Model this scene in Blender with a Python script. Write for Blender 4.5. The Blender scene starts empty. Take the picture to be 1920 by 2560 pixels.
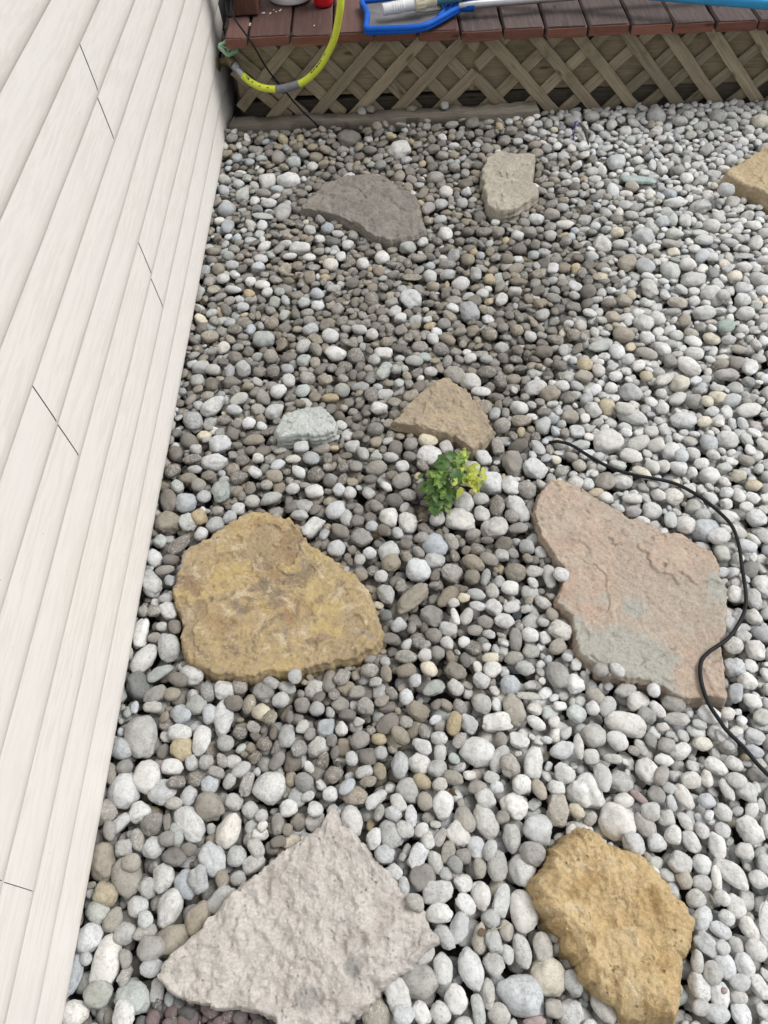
import bpy, math, random
import numpy as np
from mathutils import Matrix, Vector
random.seed(7); rng = np.random.default_rng(11)
S = bpy.context.scene
COL = S.collection
R_ = math.radians

# ------------------------------------------------------------------ camera
F = 1871.0; CAMH = 1.495
_ey = np.array([-67., -2706., F]); _ey /= np.linalg.norm(_ey)
_ex = np.array([1., -.04, -(_ey[0] - .04 * _ey[1]) / _ey[2]]); _ex /= np.linalg.norm(_ex)
_ez = np.cross(_ex, _ey)
RW = np.array([_ex, _ey, _ez]); CAM = np.array([0., 0., CAMH])
cd = bpy.data.cameras.new('camera'); cd.sensor_width = 36; cd.lens = F / 2560 * 36
cd.clip_start = .02; cd.clip_end = 200
cam = bpy.data.objects.new('camera', cd); COL.objects.link(cam); S.camera = cam
M = Matrix.Identity(4)
for i in range(3):
    M[i][0] = RW[i][0]; M[i][1] = -RW[i][1]; M[i][2] = -RW[i][2]; M[i][3] = CAM[i]
cam.matrix_world = M
# ------------------------------------------------------------------ light (bright overcast)
EXPOSURE = 0.53
SUN_EL, SUN_AZ = 55., 76.          # azimuth from +Y towards +X
w = bpy.data.worlds.new('World'); S.world = w; w.use_nodes = True
nt = w.node_tree; nt.nodes.clear()
sky = nt.nodes.new('ShaderNodeTexSky'); sky.sky_type = 'NISHITA'; sky.sun_disc = False
sky.sun_elevation = R_(SUN_EL); sky.sun_rotation = R_(SUN_AZ)
sky.air_density = 1.0; sky.dust_density = 4.0; sky.ozone_density = 1.0
hs = nt.nodes.new('ShaderNodeHueSaturation'); hs.inputs['Saturation'].default_value = .22
bg = nt.nodes.new('ShaderNodeBackground'); bg.inputs['Strength'].default_value = .108
wo = nt.nodes.new('ShaderNodeOutputWorld')
nt.links.new(sky.outputs[0], hs.inputs['Color']); nt.links.new(hs.outputs[0], bg.inputs['Color'])
nt.links.new(bg.outputs[0], wo.inputs['Surface'])
sd = bpy.data.lights.new('sun', 'SUN'); sd.energy = 1.4; sd.angle = R_(36); sd.color = (1, .98, .95)
sun = bpy.data.objects.new('sun', sd); COL.objects.link(sun)
e, a = R_(SUN_EL), R_(SUN_AZ)
sun.rotation_euler = Vector((math.sin(a) * math.cos(e), math.cos(a) * math.cos(e), math.sin(e))).to_track_quat('Z', 'Y').to_euler()
S.view_settings.view_transform = 'Standard'; S.view_settings.look = 'None'
S.view_settings.gamma = 1; S.view_settings.exposure = EXPOSURE
S.cycles.max_bounces = 6; S.cycles.diffuse_bounces = 4; S.cycles.glossy_bounces = 2

# ------------------------------------------------------------------ picking points
def ray(x, y): return RW @ np.array([x - 960., y - 1280., F])
def atz(x, y, z=0.):
    d = ray(x, y); return CAM + d * ((z - CAMH) / d[2])
def aty(x, y, Y):
    d = ray(x, y); return CAM + d * (Y / d[1])
def atx(x, y, X):
    d = ray(x, y); return CAM + d * (X / d[0])
def proj(p):
    c = (np.asarray(p) - CAM) @ RW
    return c[..., 0] / c[..., 2] * F + 960, c[..., 1] / c[..., 2] * F + 1280, c[..., 2]

# ------------------------------------------------------------------ noise
def _h(ix, iy, iz, s):
    n = (ix * 374761393 + iy * 668265263 + iz * 2147483647 + s * 974711) & 0xffffffff
    n = ((n ^ (n >> 13)) * 1274126177) & 0xffffffff
    n = ((n ^ (n >> 15)) * 2246822519) & 0xffffffff
    return ((n ^ (n >> 16)) & 0xffff) / 32767.5 - 1
def vnoise(P, s=0):
    P = np.asarray(P, float); I = np.floor(P).astype(np.int64); f = P - I; f = f * f * f * (f * (f * 6 - 15) + 10)
    out = 0
    for dx in (0, 1):
        for dy in (0, 1):
            for dz in (0, 1):
                wgt = (f[:, 0] if dx else 1 - f[:, 0]) * (f[:, 1] if dy else 1 - f[:, 1]) * (f[:, 2] if dz else 1 - f[:, 2])
                out = out + wgt * _h(I[:, 0] + dx, I[:, 1] + dy, I[:, 2] + dz, s)
    return out
def fbm(P, o=4, s=0, g=.5):
    P = np.asarray(P, float); r = 0; am = 1.
    for k in range(o):
        r = r + am * vnoise(P * 2.03 ** k + 17.3 * k, s + k); am *= g
    return r

# ------------------------------------------------------------------ mesh helpers
class MB:
    def __init__(s): s.v = []; s.f = []; s.g = []; s.n = 0
    def add(s, V, Fc, G=None):
        V = np.asarray(V, float)
        s.v.append(V); s.g.append(np.asarray(G, float) if G is not None else V.copy())
        s.f += [tuple(i + s.n for i in q) for q in Fc]; s.n += len(V)
    def box(s, lo, hi):
        lo = np.array(lo, float); hi = np.array(hi, float)
        V = [[(lo, hi)[(i >> k) & 1][k] for k in range(3)] for i in range(8)]
        s.add(V, [(0, 2, 3, 1), (4, 5, 7, 6), (0, 1, 5, 4), (2, 6, 7, 3), (0, 4, 6, 2), (1, 3, 7, 5)])
    def tube(s, P, r, n=12, cap=True):
        P = np.asarray(P, float); m = len(P)
        r = np.full(m, r) if np.isscalar(r) else np.asarray(r, float)
        T = np.gradient(P, axis=0); T /= np.linalg.norm(T, axis=1)[:, None]
        up = np.array([0, 0, 1.]) if abs(T[0][2]) < .9 else np.array([1., 0, 0])
        V = []; G = []; L = 0
        nx = np.cross(T[0], up)
        for i in range(m):
            nx = nx - T[i] * nx.dot(T[i]); nx /= np.linalg.norm(nx); ny = np.cross(T[i], nx)
            if i: L += np.linalg.norm(P[i] - P[i - 1])
            for k in range(n):
                a = 2 * math.pi * k / n
                V.append(P[i] + r[i] * (math.cos(a) * nx + math.sin(a) * ny)); G.append((L, r[i] * math.cos(a), r[i] * math.sin(a)))
        Fc = [(i * n + k, i * n + (k + 1) % n, (i + 1) * n + (k + 1) % n, (i + 1) * n + k) for i in range(m - 1) for k in range(n)]
        if cap: Fc += [tuple(range(n))[::-1], tuple((m - 1) * n + k for k in range(n))]
        s.add(V, Fc, G)
    def bar(s, p0, p1, wd, W, T, ch=.003, seg=10, wob=.0, endj=0.):
        """a sawn board: chamfered section swept from p0 to p1; gco = grain coordinates"""
        p0 = np.asarray(p0, float); p1 = np.asarray(p1, float); L = np.linalg.norm(p1 - p0); t = (p1 - p0) / L
        wd = np.asarray(wd, float); wd = wd - t * wd.dot(t); wd /= np.linalg.norm(wd); nd = np.cross(t, wd)
        a, b = W / 2, T / 2
        sec = [(-a + ch, -b), (a - ch, -b), (a, -b + ch), (a, b - ch), (a - ch, b), (-a + ch, b), (-a, b - ch), (-a, -b + ch)]
        off = rng.uniform(-50, 50, 3); V = []; G = []
        us = [0, min(ch / L, .2)] + list(np.linspace(0, 1, seg)[1:-1]) + [1 - min(ch / L, .2), 1]
        for j, u in enumerate(us):
            k = 1 - (ch / a if j in (0, len(us) - 1) else 0)
            dw = rng.normal(0, wob, 2) if wob else (0, 0)
            for (x, y) in sec:
                sk = endj * x / a if j in (0, 1) else (-endj * x / a if j >= len(us) - 2 else 0)
                V.append(p0 + t * (u * L + sk) + wd * (x * k + dw[0]) + nd * (y * k + dw[1]))
                G.append(off + np.array([u * L, x, y]))
        m = len(us)
        Fc = [(i * 8 + k, i * 8 + (k + 1) % 8, (i + 1) * 8 + (k + 1) % 8, (i + 1) * 8 + k) for i in range(m - 1) for k in range(8)]
        Fc += [tuple(range(8))[::-1], tuple((m - 1) * 8 + k for k in range(8))]
        s.add(V, Fc, G)
    def lathe(s, base, prof, n=32, axis=(0, 0, 1), ref=(1, 0, 0)):
        base = np.asarray(base, float); ax = np.asarray(axis, float); ax /= np.linalg.norm(ax)
        ref = np.asarray(ref, float); ref = ref - ax * ref.dot(ax); ref /= np.linalg.norm(ref); r2 = np.cross(ax, ref)
        V = [base + ax * h + r * (math.cos(2 * math.pi * k / n) * ref + math.sin(2 * math.pi * k / n) * r2) for r, h in prof for k in range(n)]
        m = len(prof)
        Fc = [(i * n + k, i * n + (k + 1) % n, (i + 1) * n + (k + 1) % n, (i + 1) * n + k) for i in range(m - 1) for k in range(n)]
        Fc += [tuple(range(n))[::-1], tuple((m - 1) * n + k for k in range(n))]
        s.add(V, Fc)
    def build(s, name, mat, parent=None, smooth=None, solid=0):
        V = np.concatenate(s.v)
        me = bpy.data.meshes.new(name); me.from_pydata(V.tolist(), [], s.f)
        at = me.attributes.new('gco', 'FLOAT_VECTOR', 'POINT'); at.data.foreach_set('vector', np.concatenate(s.g).ravel().astype('f'))
        me.materials.append(mat); me.validate(); me.update()
        if smooth is not None:
            me.polygons.foreach_set('use_smooth', [True] * len(me.polygons))
            if smooth < 179: me.set_sharp_from_angle(angle=R_(smooth))
        o = bpy.data.objects.new(name, me); COL.objects.link(o)
        if solid:
            md = o.modifiers.new('solid', 'SOLIDIFY'); md.thickness = solid; md.offset = 0
        if parent is not None: adopt(o, parent)
        return o
def adopt(o, p):
    o.parent = p; o.matrix_parent_inverse = Matrix.Translation(p.location).inverted()
def tag(o, label=None, cat=None, group=None, kind=None):
    if label: o['label'] = label
    if cat: o['category'] = cat
    if group: o['group'] = group
    if kind: o['kind'] = kind
    return o
def thing(name, label, cat, loc=(0, 0, 0), group=None):
    o = bpy.data.objects.new(name, None); COL.objects.link(o); o.location = [float(c) for c in loc]; o.empty_display_size = .05
    return tag(o, label, cat, group)
def spline(P, n=8):
    P = np.asarray(P, float); Q = np.vstack([2 * P[0] - P[1], P, 2 * P[-1] - P[-2]]); out = []
    for i in range(1, len(Q) - 2):
        p0, p1, p2, p3 = Q[i - 1:i + 3]
        for k in range(n):
            t = k / n
            out.append(.5 * (2 * p1 + (p2 - p0) * t + (2 * p0 - 5 * p1 + 4 * p2 - p3) * t * t + (3 * p1 - p0 - 3 * p2 + p3) * t ** 3))
    out.append(P[-1]); return np.array(out)

# ------------------------------------------------------------------ materials
class NT:
    def __init__(s, name):
        s.m = bpy.data.materials.new(name); s.m.use_nodes = True; s.t = s.m.node_tree; s.b = s.t.nodes['Principled BSDF']
    def n(s, typ, **k):
        nd = s.t.nodes.new('ShaderNode' + typ)
        for q, v in k.items():
            if q in nd.inputs.keys():
                if isinstance(v, bpy.types.NodeSocket): s.t.links.new(v, nd.inputs[q])
                else: nd.inputs[q].default_value = v
            else: setattr(nd, q, v)
        return nd
    def l(s, a, b): s.t.links.new(a, b)
    def noise(s, vec, scale, detail=4, rough=.55, dist=0, w=None):
        nd = s.n('TexNoise', Scale=scale, Detail=detail, Roughness=rough, Distortion=dist)
        if w is not None: nd.noise_dimensions = '4D'; s.l(w, nd.inputs['W'])
        s.l(vec, nd.inputs['Vector']); return nd.outputs['Fac']
    def ramp(s, fac, a, b, va=0., vb=1.):
        nd = s.n('MapRange'); nd.clamp = True
        for q, v in zip(('From Min', 'From Max', 'To Min', 'To Max'), (a, b, va, vb)): nd.inputs[q].default_value = v
        s.l(fac, nd.inputs['Value']); return nd.outputs[0]
    def mix(s, fac, A, B, mode='MIX'):
        nd = s.n('Mix'); nd.data_type = 'RGBA'; nd.blend_type = mode
        for i, v in ((0, fac), (6, A), (7, B)):
            if isinstance(v, bpy.types.NodeSocket): s.l(v, nd.inputs[i])
            elif i == 0: nd.inputs[0].default_value = v
            else: nd.inputs[i].default_value = (*v, 1) if len(v) == 3 else v
        return nd.outputs[2]
    def math(s, op, a, b=None):
        nd = s.n('Math'); nd.operation = op
        for i, v in ((0, a), (1, b)):
            if v is None: continue
            if isinstance(v, bpy.types.NodeSocket): s.l(v, nd.inputs[i])
            else: nd.inputs[i].default_value = v
        return nd.outputs[0]
    def scaled(s, vec, sc):
        nd = s.n('Mapping'); nd.inputs['Scale'].default_value = sc; s.l(vec, nd.inputs['Vector']); return nd.outputs[0]
    def attr(s, name, out='Vector'): return s.n('Attribute', attribute_name=name).outputs[out]
    def pos(s): return s.n('NewGeometry').outputs['Position']
    def bump(s, h, strength=.3, dist=.002, prev=None):
        nd = s.n('Bump'); nd.inputs['Strength'].default_value = strength; nd.inputs['Distance'].default_value = dist
        s.l(h, nd.inputs['Height'])
        if prev is not None: s.l(prev, nd.inputs['Normal'])
        return nd.outputs[0]
    def out(s, col=None, rough=.6, metal=0, nrm=None, spec=.5):
        b = s.b
        if isinstance(col, bpy.types.NodeSocket): s.l(col, b.inputs['Base Color'])
        elif col is not None: b.inputs['Base Color'].default_value = (*col, 1)
        if isinstance(rough, bpy.types.NodeSocket): s.l(rough, b.inputs['Roughness'])
        else: b.inputs['Roughness'].default_value = rough
        b.inputs['Metallic'].default_value = metal; b.inputs['Specular IOR Level'].default_value = spec
        if nrm is not None: s.l(nrm, b.inputs['Normal'])
        return s.m
def mat_plain(name, col, rough=.5, metal=0, var=.12, scale=60, bump=0, spec=.5):
    t = NT(name); p = t.pos(); f = t.noise(p, scale, 5)
    c = t.mix(t.ramp(f, .3, .7), tuple(x * (1 - var) for x in col), tuple(min(1, x * (1 + var)) for x in col))
    return t.out(c, rough, metal, t.bump(t.noise(p, scale * 6, 3), bump, .001) if bump else None, spec)
def mat_wood(name, c1, c2, rough=.8, dirt=(.05, .045, .035), moss=None, wear=None, bump=.5, gscale=1.):
    t = NT(name); g = t.attr('gco')
    gr = t.noise(t.scaled(g, (6 * gscale, 140 * gscale, 60)), 1, 5, .65, .6)
    fine = t.noise(t.scaled(g, (25, 700, 300)), 1, 3, .6)
    big = t.noise(t.scaled(g, (5, 14, 10)), 1, 4, .6)
    c = t.mix(t.ramp(gr, .32, .7), c1, c2)
    c = t.mix(t.ramp(big, .5, .75, 0, .55), c, dirt)
    c = t.mix(t.ramp(fine, .5, .8, 0, .35), c, tuple(x * 1.6 for x in c2))
    # knots
    vo = t.n('TexVoronoi', Scale=1.); t.l(t.scaled(g, (5, 16, 10)), vo.inputs['Vector'])
    c = t.mix(t.ramp(vo.outputs['Distance'], .06, .13, .75, 0), c, tuple(x * .3 for x in c1))
    tone = t.noise(g, .33, 1); c = t.mix(1., c, t.mix(t.ramp(tone, .3, .7), (.74, .73, .72), (1.22, 1.2, 1.16)), 'MULTIPLY')
    if moss: c = t.mix(t.ramp(t.noise(t.pos(), 9, 4), .56, .72, 0, .6), c, moss)
    if wear:
        wn = t.noise(t.scaled(g, (9, 60, 30)), 1, 6, .7, .8)
        c = t.mix(t.ramp(wn, wear[1], wear[1] + .08, 0, wear[2]), c, wear[0])
    n1 = t.bump(gr, bump, .002); n2 = t.bump(fine, bump * .5, .0008, n1)
    return t.out(c, rough, 0, n2, .3)

def mat_gravel():
    t = NT('river_stone'); p = t.pos(); col = t.attr('col', 'Color'); sd = t.attr('seed', 'Fac')
    w5 = t.math('MULTIPLY', sd, 37.)
    big = t.noise(p, 38, 4, .6, 0, w5); mid = t.noise(p, 170, 4, .65, .4, w5); fine = t.noise(p, 800, 3, .6, 0, w5)
    c = t.mix(t.ramp(big, .35, .65, 0, .8), col, t.mix(1., col, (1.22, 1.22, 1.21), 'MULTIPLY'))
    c = t.mix(t.ramp(big, .52, .3, 0, .5), c, t.mix(1., col, (.72, .70, .66), 'MULTIPLY'))
    c = t.mix(t.ramp(mid, .50, .64, 0, .55), c, t.mix(1., col, (.62, .62, .6), 'MULTIPLY'))
    c = t.mix(t.ramp(fine, .55, .70, 0, .5), c, t.mix(1., col, (.55, .54, .5), 'MULTIPLY'))
    # chalky scuffs and veins
    vn = t.noise(p, 60, 3, .5, 1.8, t.math('MULTIPLY', sd, 91.))
    vein = t.ramp(t.math('ABSOLUTE', t.math('SUBTRACT', vn, .5)), .0, .022, 1, 0)
    c = t.mix(t.math('MULTIPLY', vein, t.ramp(sd, .62, .7, 0, .6)), c, (.62, .61, .58))
    c = t.mix(t.math('MULTIPLY', vein, t.ramp(sd, .4, .32, 0, .5)), c, (.16, .16, .155))
    # pits
    vo = t.n('TexVoronoi', Scale=230.); t.l(p, vo.inputs['Vector'])
    pit = t.math('MULTIPLY', t.ramp(vo.outputs['Distance'], .16, .26, 1, 0), t.ramp(t.noise(p, 55, 2, .5, 0, w5), .56, .62))
    c = t.mix(t.math('MULTIPLY', pit, .55), c, (.1, .095, .085))
    h = t.math('SUBTRACT', t.math('ADD', t.math('MULTIPLY', mid, .7), t.math('MULTIPLY', fine, .3)), t.math('MULTIPLY', pit, .5))
    return t.out(c, .82, 0, t.bump(h, .7, .0022), .3)

def mat_slab(name, base, patches, bump=.6, scale=1., pits=0., cracks=.35, bdist=.005, stain=None):
    """natural flagstone: base colour and stains (colour, noise scale, threshold, softness, amount)"""
    t = NT(name); p = t.pos(); sdd = random.uniform(-20, 20)
    pm = t.n('Mapping'); pm.inputs['Location'].default_value = (sdd, sdd * .7, 3); t.l(p, pm.inputs['Vector']); p = pm.outputs[0]
    f1 = t.noise(p, 22 * scale, 9, .72, .5); f2 = t.noise(p, 130 * scale, 6, .72, .3); f3 = t.noise(p, 560, 4, .65)
    c = t.mix(t.ramp(f1, .3, .7), tuple(x * .8 for x in base), tuple(x * 1.18 for x in base))
    for i, (pc, sc, th, so, am) in enumerate(patches):
        m2 = t.n('Mapping'); m2.inputs['Location'].default_value = (i * 5.1, i * 3.3, i * 7.7); t.l(p, m2.inputs['Vector'])
        c = t.mix(t.ramp(t.noise(m2.outputs[0], sc, 9, .70, .6), th, th + so, 0, am), c, pc)
    sp_ = t.n('SeparateXYZ'); t.l(t.attr('gco'), sp_.inputs[0])
    c = t.mix(t.math('MULTIPLY', sp_.outputs[0], .30), c, patches[1][0])
    if stain: c = t.mix(t.math('MULTIPLY', sp_.outputs[1], .85), c, stain)
    c = t.mix(t.ramp(f2, .50, .68, 0, .6), c, t.mix(1., c, (.62, .58, .54), 'MULTIPLY'))
    c = t.mix(t.ramp(f2, .48, .32, 0, .55), c, t.mix(1., c, (1.3, 1.28, 1.22), 'MULTIPLY'))
    c = t.mix(t.ramp(f3, .54, .68, 0, .55), c, t.mix(1., c, (.55, .52, .48), 'MULTIPLY'))
    h = t.math('ADD', t.math('MULTIPLY', f1, .6), t.math('ADD', t.math('MULTIPLY', f2, .5), t.math('MULTIPLY', f3, .16)))
    # flaky layer edges: terraced noise
    st = t.noise(p, 16 * scale, 8, .6, .8)
    terr = t.n('Math'); terr.operation = 'SNAP'; t.l(st, terr.inputs[0]); terr.inputs[1].default_value = .075
    h = t.math('ADD', h, t.math('MULTIPLY', terr.outputs[0], cracks * 2))
    if pits:
        vo = t.n('TexVoronoi', Scale=85.); t.l(p, vo.inputs['Vector'])
        pit = t.math('MULTIPLY', t.ramp(vo.outputs['Distance'], .1, .28, 1, 0), t.ramp(t.noise(p, 26, 3), .5, .6))
        h = t.math('SUBTRACT', h, t.math('MULTIPLY', pit, pits)); c = t.mix(t.math('MULTIPLY', pit, .45), c, t.mix(1., c, (.35, .3, .25), 'MULTIPLY'))
    return t.out(c, .86, 0, t.bump(h, bump, bdist), .25)

def mat_siding():
    t = NT('vinyl_siding'); p = t.pos(); g = t.attr('gco')      # gco = (along, height in the course, course number)
    st = t.noise(t.scaled(g, (11, 120, 7)), 1, 5, .62, .35)
    st2 = t.noise(t.scaled(g, (30, 330, 7)), 1, 4, .6, .3)
    blot = t.noise(t.scaled(g, (2.2, 9, 3)), 1, 4)
    c = t.mix(t.ramp(st, .46, .56), (.762, .732, .695), (.702, .672, .632))
    c = t.mix(t.ramp(st2, .56, .68, 0, .22), c, (.665, .634, .592))
    c = t.mix(t.ramp(blot, .40, .66, 0, .6), c, (.755, .728, .695))
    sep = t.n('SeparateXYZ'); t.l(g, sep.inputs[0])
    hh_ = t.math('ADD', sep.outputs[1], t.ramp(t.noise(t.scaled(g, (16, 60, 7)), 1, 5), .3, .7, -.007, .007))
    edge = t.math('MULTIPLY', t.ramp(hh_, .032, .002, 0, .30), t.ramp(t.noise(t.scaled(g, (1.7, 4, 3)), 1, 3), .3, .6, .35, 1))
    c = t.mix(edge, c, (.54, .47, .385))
    spk = t.noise(t.scaled(p, (1, .55, 1)), 210, 2, .4); reg = t.noise(p, 5, 3)
    c = t.mix(t.math('MULTIPLY', t.ramp(spk, .765, .785, 0, .8), t.ramp(reg, .45, .6)), c, (.2, .19, .18))
    n1 = t.bump(st, .10, .0009); n2 = t.bump(st2, .12, .0005, n1)
    return t.out(c, .48, 0, n2, .4)

# ------------------------------------------------------------------ ground and wall
GM = NT('dark_soil'); gp = GM.pos()
gmat = GM.out(GM.mix(GM.ramp(GM.noise(gp, 60, 5), .35, .7), (.022, .022, .024), (.085, .078, .07)), .95, 0, GM.bump(GM.noise(gp, 150, 4), .6, .004))
b = MB(); b.add([(-40, -40, -.072), (40, -40, -.072), (40, 40, -.072), (-40, 40, -.072)], [(0, 1, 2, 3)])
tag(b.build('ground', gmat), kind='structure')

XW = -.598; EXPO = .1018; Z0 = .018
sid = mat_siding()
house = thing('house_wall', 'cream white vinyl lap siding wall along the left side of the gravel', 'wall', (XW, 1., 0))
prof = [(-.0045, .0016), (-.0034, .0030), (-.0010, .0047), (.0030, .0063), (.0085, .0075), (.015, .0079), (.022, .0078), (.045, .0062), (.066, .0047), (.080, .0036), (.090, .0027), (.097, .0020), (EXPO + .002, .0016)]
JO = {6: [1.611], 7: [1.614], 2: [1.545, .187], 3: [1.548, .187], 4: [.888], 5: [.882], 9: [.35], 8: [.35], 10: [1.9], 11: [1.9], 0: [2.45], 1: [2.45], 12: [.6], 13: [.6]}
b = MB()
for k in range(25):
    yend = 3.12 if k < 3 else 5.2
    ys = [-2.5] + sorted(JO.get(k, [(k * .77) % 3 - 2.4])) + [yend]
    if k in (0, 1): ys = [-2.5, -1.2, yend]
    for s0, s1 in zip(ys[:-1], ys[1:]):
        gj = lambda q: .0006 if q < .3 else (.0015 if q < 1.2 else .0024)
        a0 = s0 + (gj(s0) if s0 > -2.4 else 0); a1 = s1 - (gj(s1) if s1 < yend else 0)
        if s1 < yend:       # the lip and nailing edge run on behind the cut in the face
            for sub in (prof[:5], prof[-2:]):
                V = []; G = []
                for y_ in (a1 - .001, s1 + gj(s1) + .001):
                    for (dz, dx) in sub: V.append((XW + dx * .72 + .0012 * fbm(np.array([[s1 * 2.2, k * 3.7, 0.]]), 3, 5)[0] - .0001, y_, Z0 + k * EXPO + dz)); G.append((y_ + k * 3.1, dz, k * 7.7))
                q = len(sub); b.add(V, [(j, q + j, q + j + 1, j + 1) for j in range(q - 1)], G)
        n = max(2, int((a1 - a0) / .03)); V = []; G = []
        yy = np.linspace(a0, a1, n); wav = .0012 * fbm(np.c_[yy * 2.2, np.full(n, k * 3.7), np.zeros(n)], 3, 5)
        bul = .012 * np.exp(-((yy - 2.95) / .12) ** 2) if k in (0, 1) else 0 * yy
        for i in range(n):
            for (dz, dx) in prof:
                V.append((XW + dx * .72 + wav[i] + bul[i], yy[i], Z0 + k * EXPO + dz)); G.append((yy[i] + k * 3.1, dz, k * 7.7 + (s0 > 0) * 2))
        m = len(prof)
        b.add(V, [(i * m + j, (i + 1) * m + j, (i + 1) * m + j + 1, i * m + j + 1) for i in range(n - 1) for j in range(m - 1)], G)
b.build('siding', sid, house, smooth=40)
bk = MB(); bk.box((-.80, -2.5, -.07), (XW - .014, 3.6, 2.62)); bk.box((-.80, 3.6, .25), (XW - .014, 5.2, 2.62))
bk.build('sheathing', mat_plain('dark_sheathing', (.02, .02, .021), .9), house)

# ------------------------------------------------------------------ deck
def dz(x): return -.02 * (x + .53)
red_wood = mat_wood('red_stained_wood', (.072, .038, .033), (.112, .063, .056), .7, (.03, .02, .02), wear=((.16, .13, .12), .70, .35))
old_wood = mat_wood('worn_stained_wood', (.055, .040, .038), (.105, .080, .077), .75, (.025, .02, .02), wear=((.21, .19, .185), .60, .5))
end_wood = mat_wood('red_end_grain', (.135, .055, .038), (.205, .092, .066), .75, (.04, .022, .018), wear=((.16, .12, .10), .68, .4), gscale=.6)
grey_wood = mat_wood('weathered_skirt_wood', (.19, .155, .102), (.285, .238, .162), .85, (.055, .048, .032), moss=(.085, .085, .03))
lat_wood = mat_wood('weathered_lattice_wood', (.215, .182, .128), (.37, .32, .235), .85, (.11, .095, .066), moss=(.11, .105, .05), bump=.7)
dark_wood = mat_wood('dark_brown_wood', (.06, .052, .042), (.13, .115, .092), .9)  # darker brown tone for the lower, side and joist boards
deck = thing('wooden_deck', 'red-brown stained wooden deck with worn board ends above the lattice', 'deck', (.4, 3.4, 0))
edges = [-.536, -.455] + [(-.455 + .1445 * i) for i in range(1, 19)]
for i in range(len(edges) - 1):
    x0, x1 = edges[i] + .0025, edges[i + 1] - .0025
    old = x0 > .22
    xm = (x0 + x1) / 2; z1 = .345 + dz(xm) + random.uniform(-.003, .003); y0 = 2.782 + random.uniform(-.009, .008)
    bm = MB(); bm.bar((xm, y0, z1 - .018), (xm, 5.0, z1 - .018), (1, 0, 0), x1 - x0 - random.uniform(0, .004), .037, .006, 30, .0008, random.uniform(-.003, .003))
    o = bm.build('deck_board', old_wood if old else red_wood, deck, smooth=35)
    bm = MB(); bm.bar((x0 + .003, y0 - .0012, z1 - .0195), (x1 - .003, y0 - .0012, z1 - .0195), (0, 0, 1), .029, .004, .001, 14, .0003)
    bm.build('board_end', end_wood, o)
bm = MB(); bm.bar((-.53, 2.865, .205 + dz(-.53) + .004), (2.1, 2.865, .205 + dz(2.1) + .004), (0, 0, 1), .205, .03, .002, 30, .0005)
bm.build('rim_board', grey_wood, deck, smooth=35)
bm = MB(); bm.bar((-.53, 2.885, .02), (2.1, 2.885, .0), (0, 0, 1), .115, .03, .003, 30, .0008)
bm.build('lower_board', dark_wood, deck, smooth=35)
bm = MB(); bm.bar((-.535, 2.90, .16), (-.535, 4.6, .16), (0, 0, 1), .33, .03, .002, 6)
bm.build('side_board', dark_wood, deck)
bm = MB(); bm.box((-.53, 2.98, -.07), (2.1, 3.0, .28)); bm.build('joist', dark_wood, deck)

# lattice: two panels, the front layer leaning right in one and left in the other
def lattice(x0, x1, fronts, backs, fdir, label, bot=.038, Yf=2.838):
    root = thing('lattice_panel', label, 'lattice', ((x0 + x1) / 2, Yf, 0), 'diagonal wooden lattice panels under the deck')
    for name, xs, dr, Y in (('front_strips', fronts, fdir, Yf - .006), ('back_strips', backs, -fdir, Yf + .003)):
        m = MB()
        for xb in xs:
            zb, zt = bot + random.uniform(-.006, .008), .318
            if not x0 - .35 < xb < x1 + .35: continue
            lo, hi = x0, x1
            za, zc = zb, zt
            xa = xb; xc = xb + dr * (zt - zb)
            for _ in (0,):       # clip to the panel
                def clip(xq):
                    return zb + (xq - xb) * dr
                if dr > 0:
                    if xa < lo: za = clip(lo); xa = lo
                    if xc > hi: zc = clip(hi); xc = hi
                else:
                    if xa > hi: za = clip(hi); xa = hi
                    if xc < lo: zc = clip(lo); xc = lo
            if zc - za < .03: continue
            tl = dz((xa + xc) / 2)
            yj = random.uniform(-.001, .001)
            m.bar((xa, Y + yj, za + dz(xa)), (xc, Y + yj, zc + dz(xc)), (dr, 0, -1), .0395 + random.uniform(-.002, .002), .0085, .0012, 14, .0005, random.uniform(-.004, .004))
        m.build(name, lat_wood, root, smooth=35)
    return root
# positions where each strip meets the bottom of the panel (z = .04)
lattice(-.535, .335, [-.575, -.43, -.272, -.12, .038, .19, .34], [x for x in (-.36, -.295, -.155, -.015, .13, .285, .43, .56)], 1,
        'left lattice panel whose front strips lean to the right, beside the tap')
lattice(.338, 2.1, [x + .05 for x in (.325, .465, .632, .787, .94, 1.10, 1.255, 1.40, 1.55, 1.70, 1.85, 2.0, 2.15, 2.3)], [x - .05 for x in (.18, .362, .525, .688, .845, .99, 1.15, 1.30, 1.45, 1.6, 1.75, 1.9)], -1,
        'right lattice panel whose front strips lean to the left, behind the pale gravel', -.012)
# weathered timber lying in front of the lattice
tb = MB()
P0 = np.array([-.575, 2.797, .019]); P1 = np.array([.566, 2.790, .024])
tb.bar(P0, P1, (0, 1, 0), .062, .062, .007, 70, .0012, .006)
tv = tb.v[0]; tv += np.c_[0 * tv[:, 0], .005 * fbm(tv * np.array([9, 60, 60]), 3, 3), .007 * fbm(tv * np.array([7, 45, 45]), 4, 9)]
tim_mat = mat_wood('split_grey_timber', (.135, .12, .097), (.25, .228, .195), .9, (.04, .035, .03), bump=1., gscale=.7)
tag(tb.build('landscape_timber', tim_mat, None, smooth=50), 'grey weathered split timber lying at the foot of the lattice', 'timber')
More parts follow.
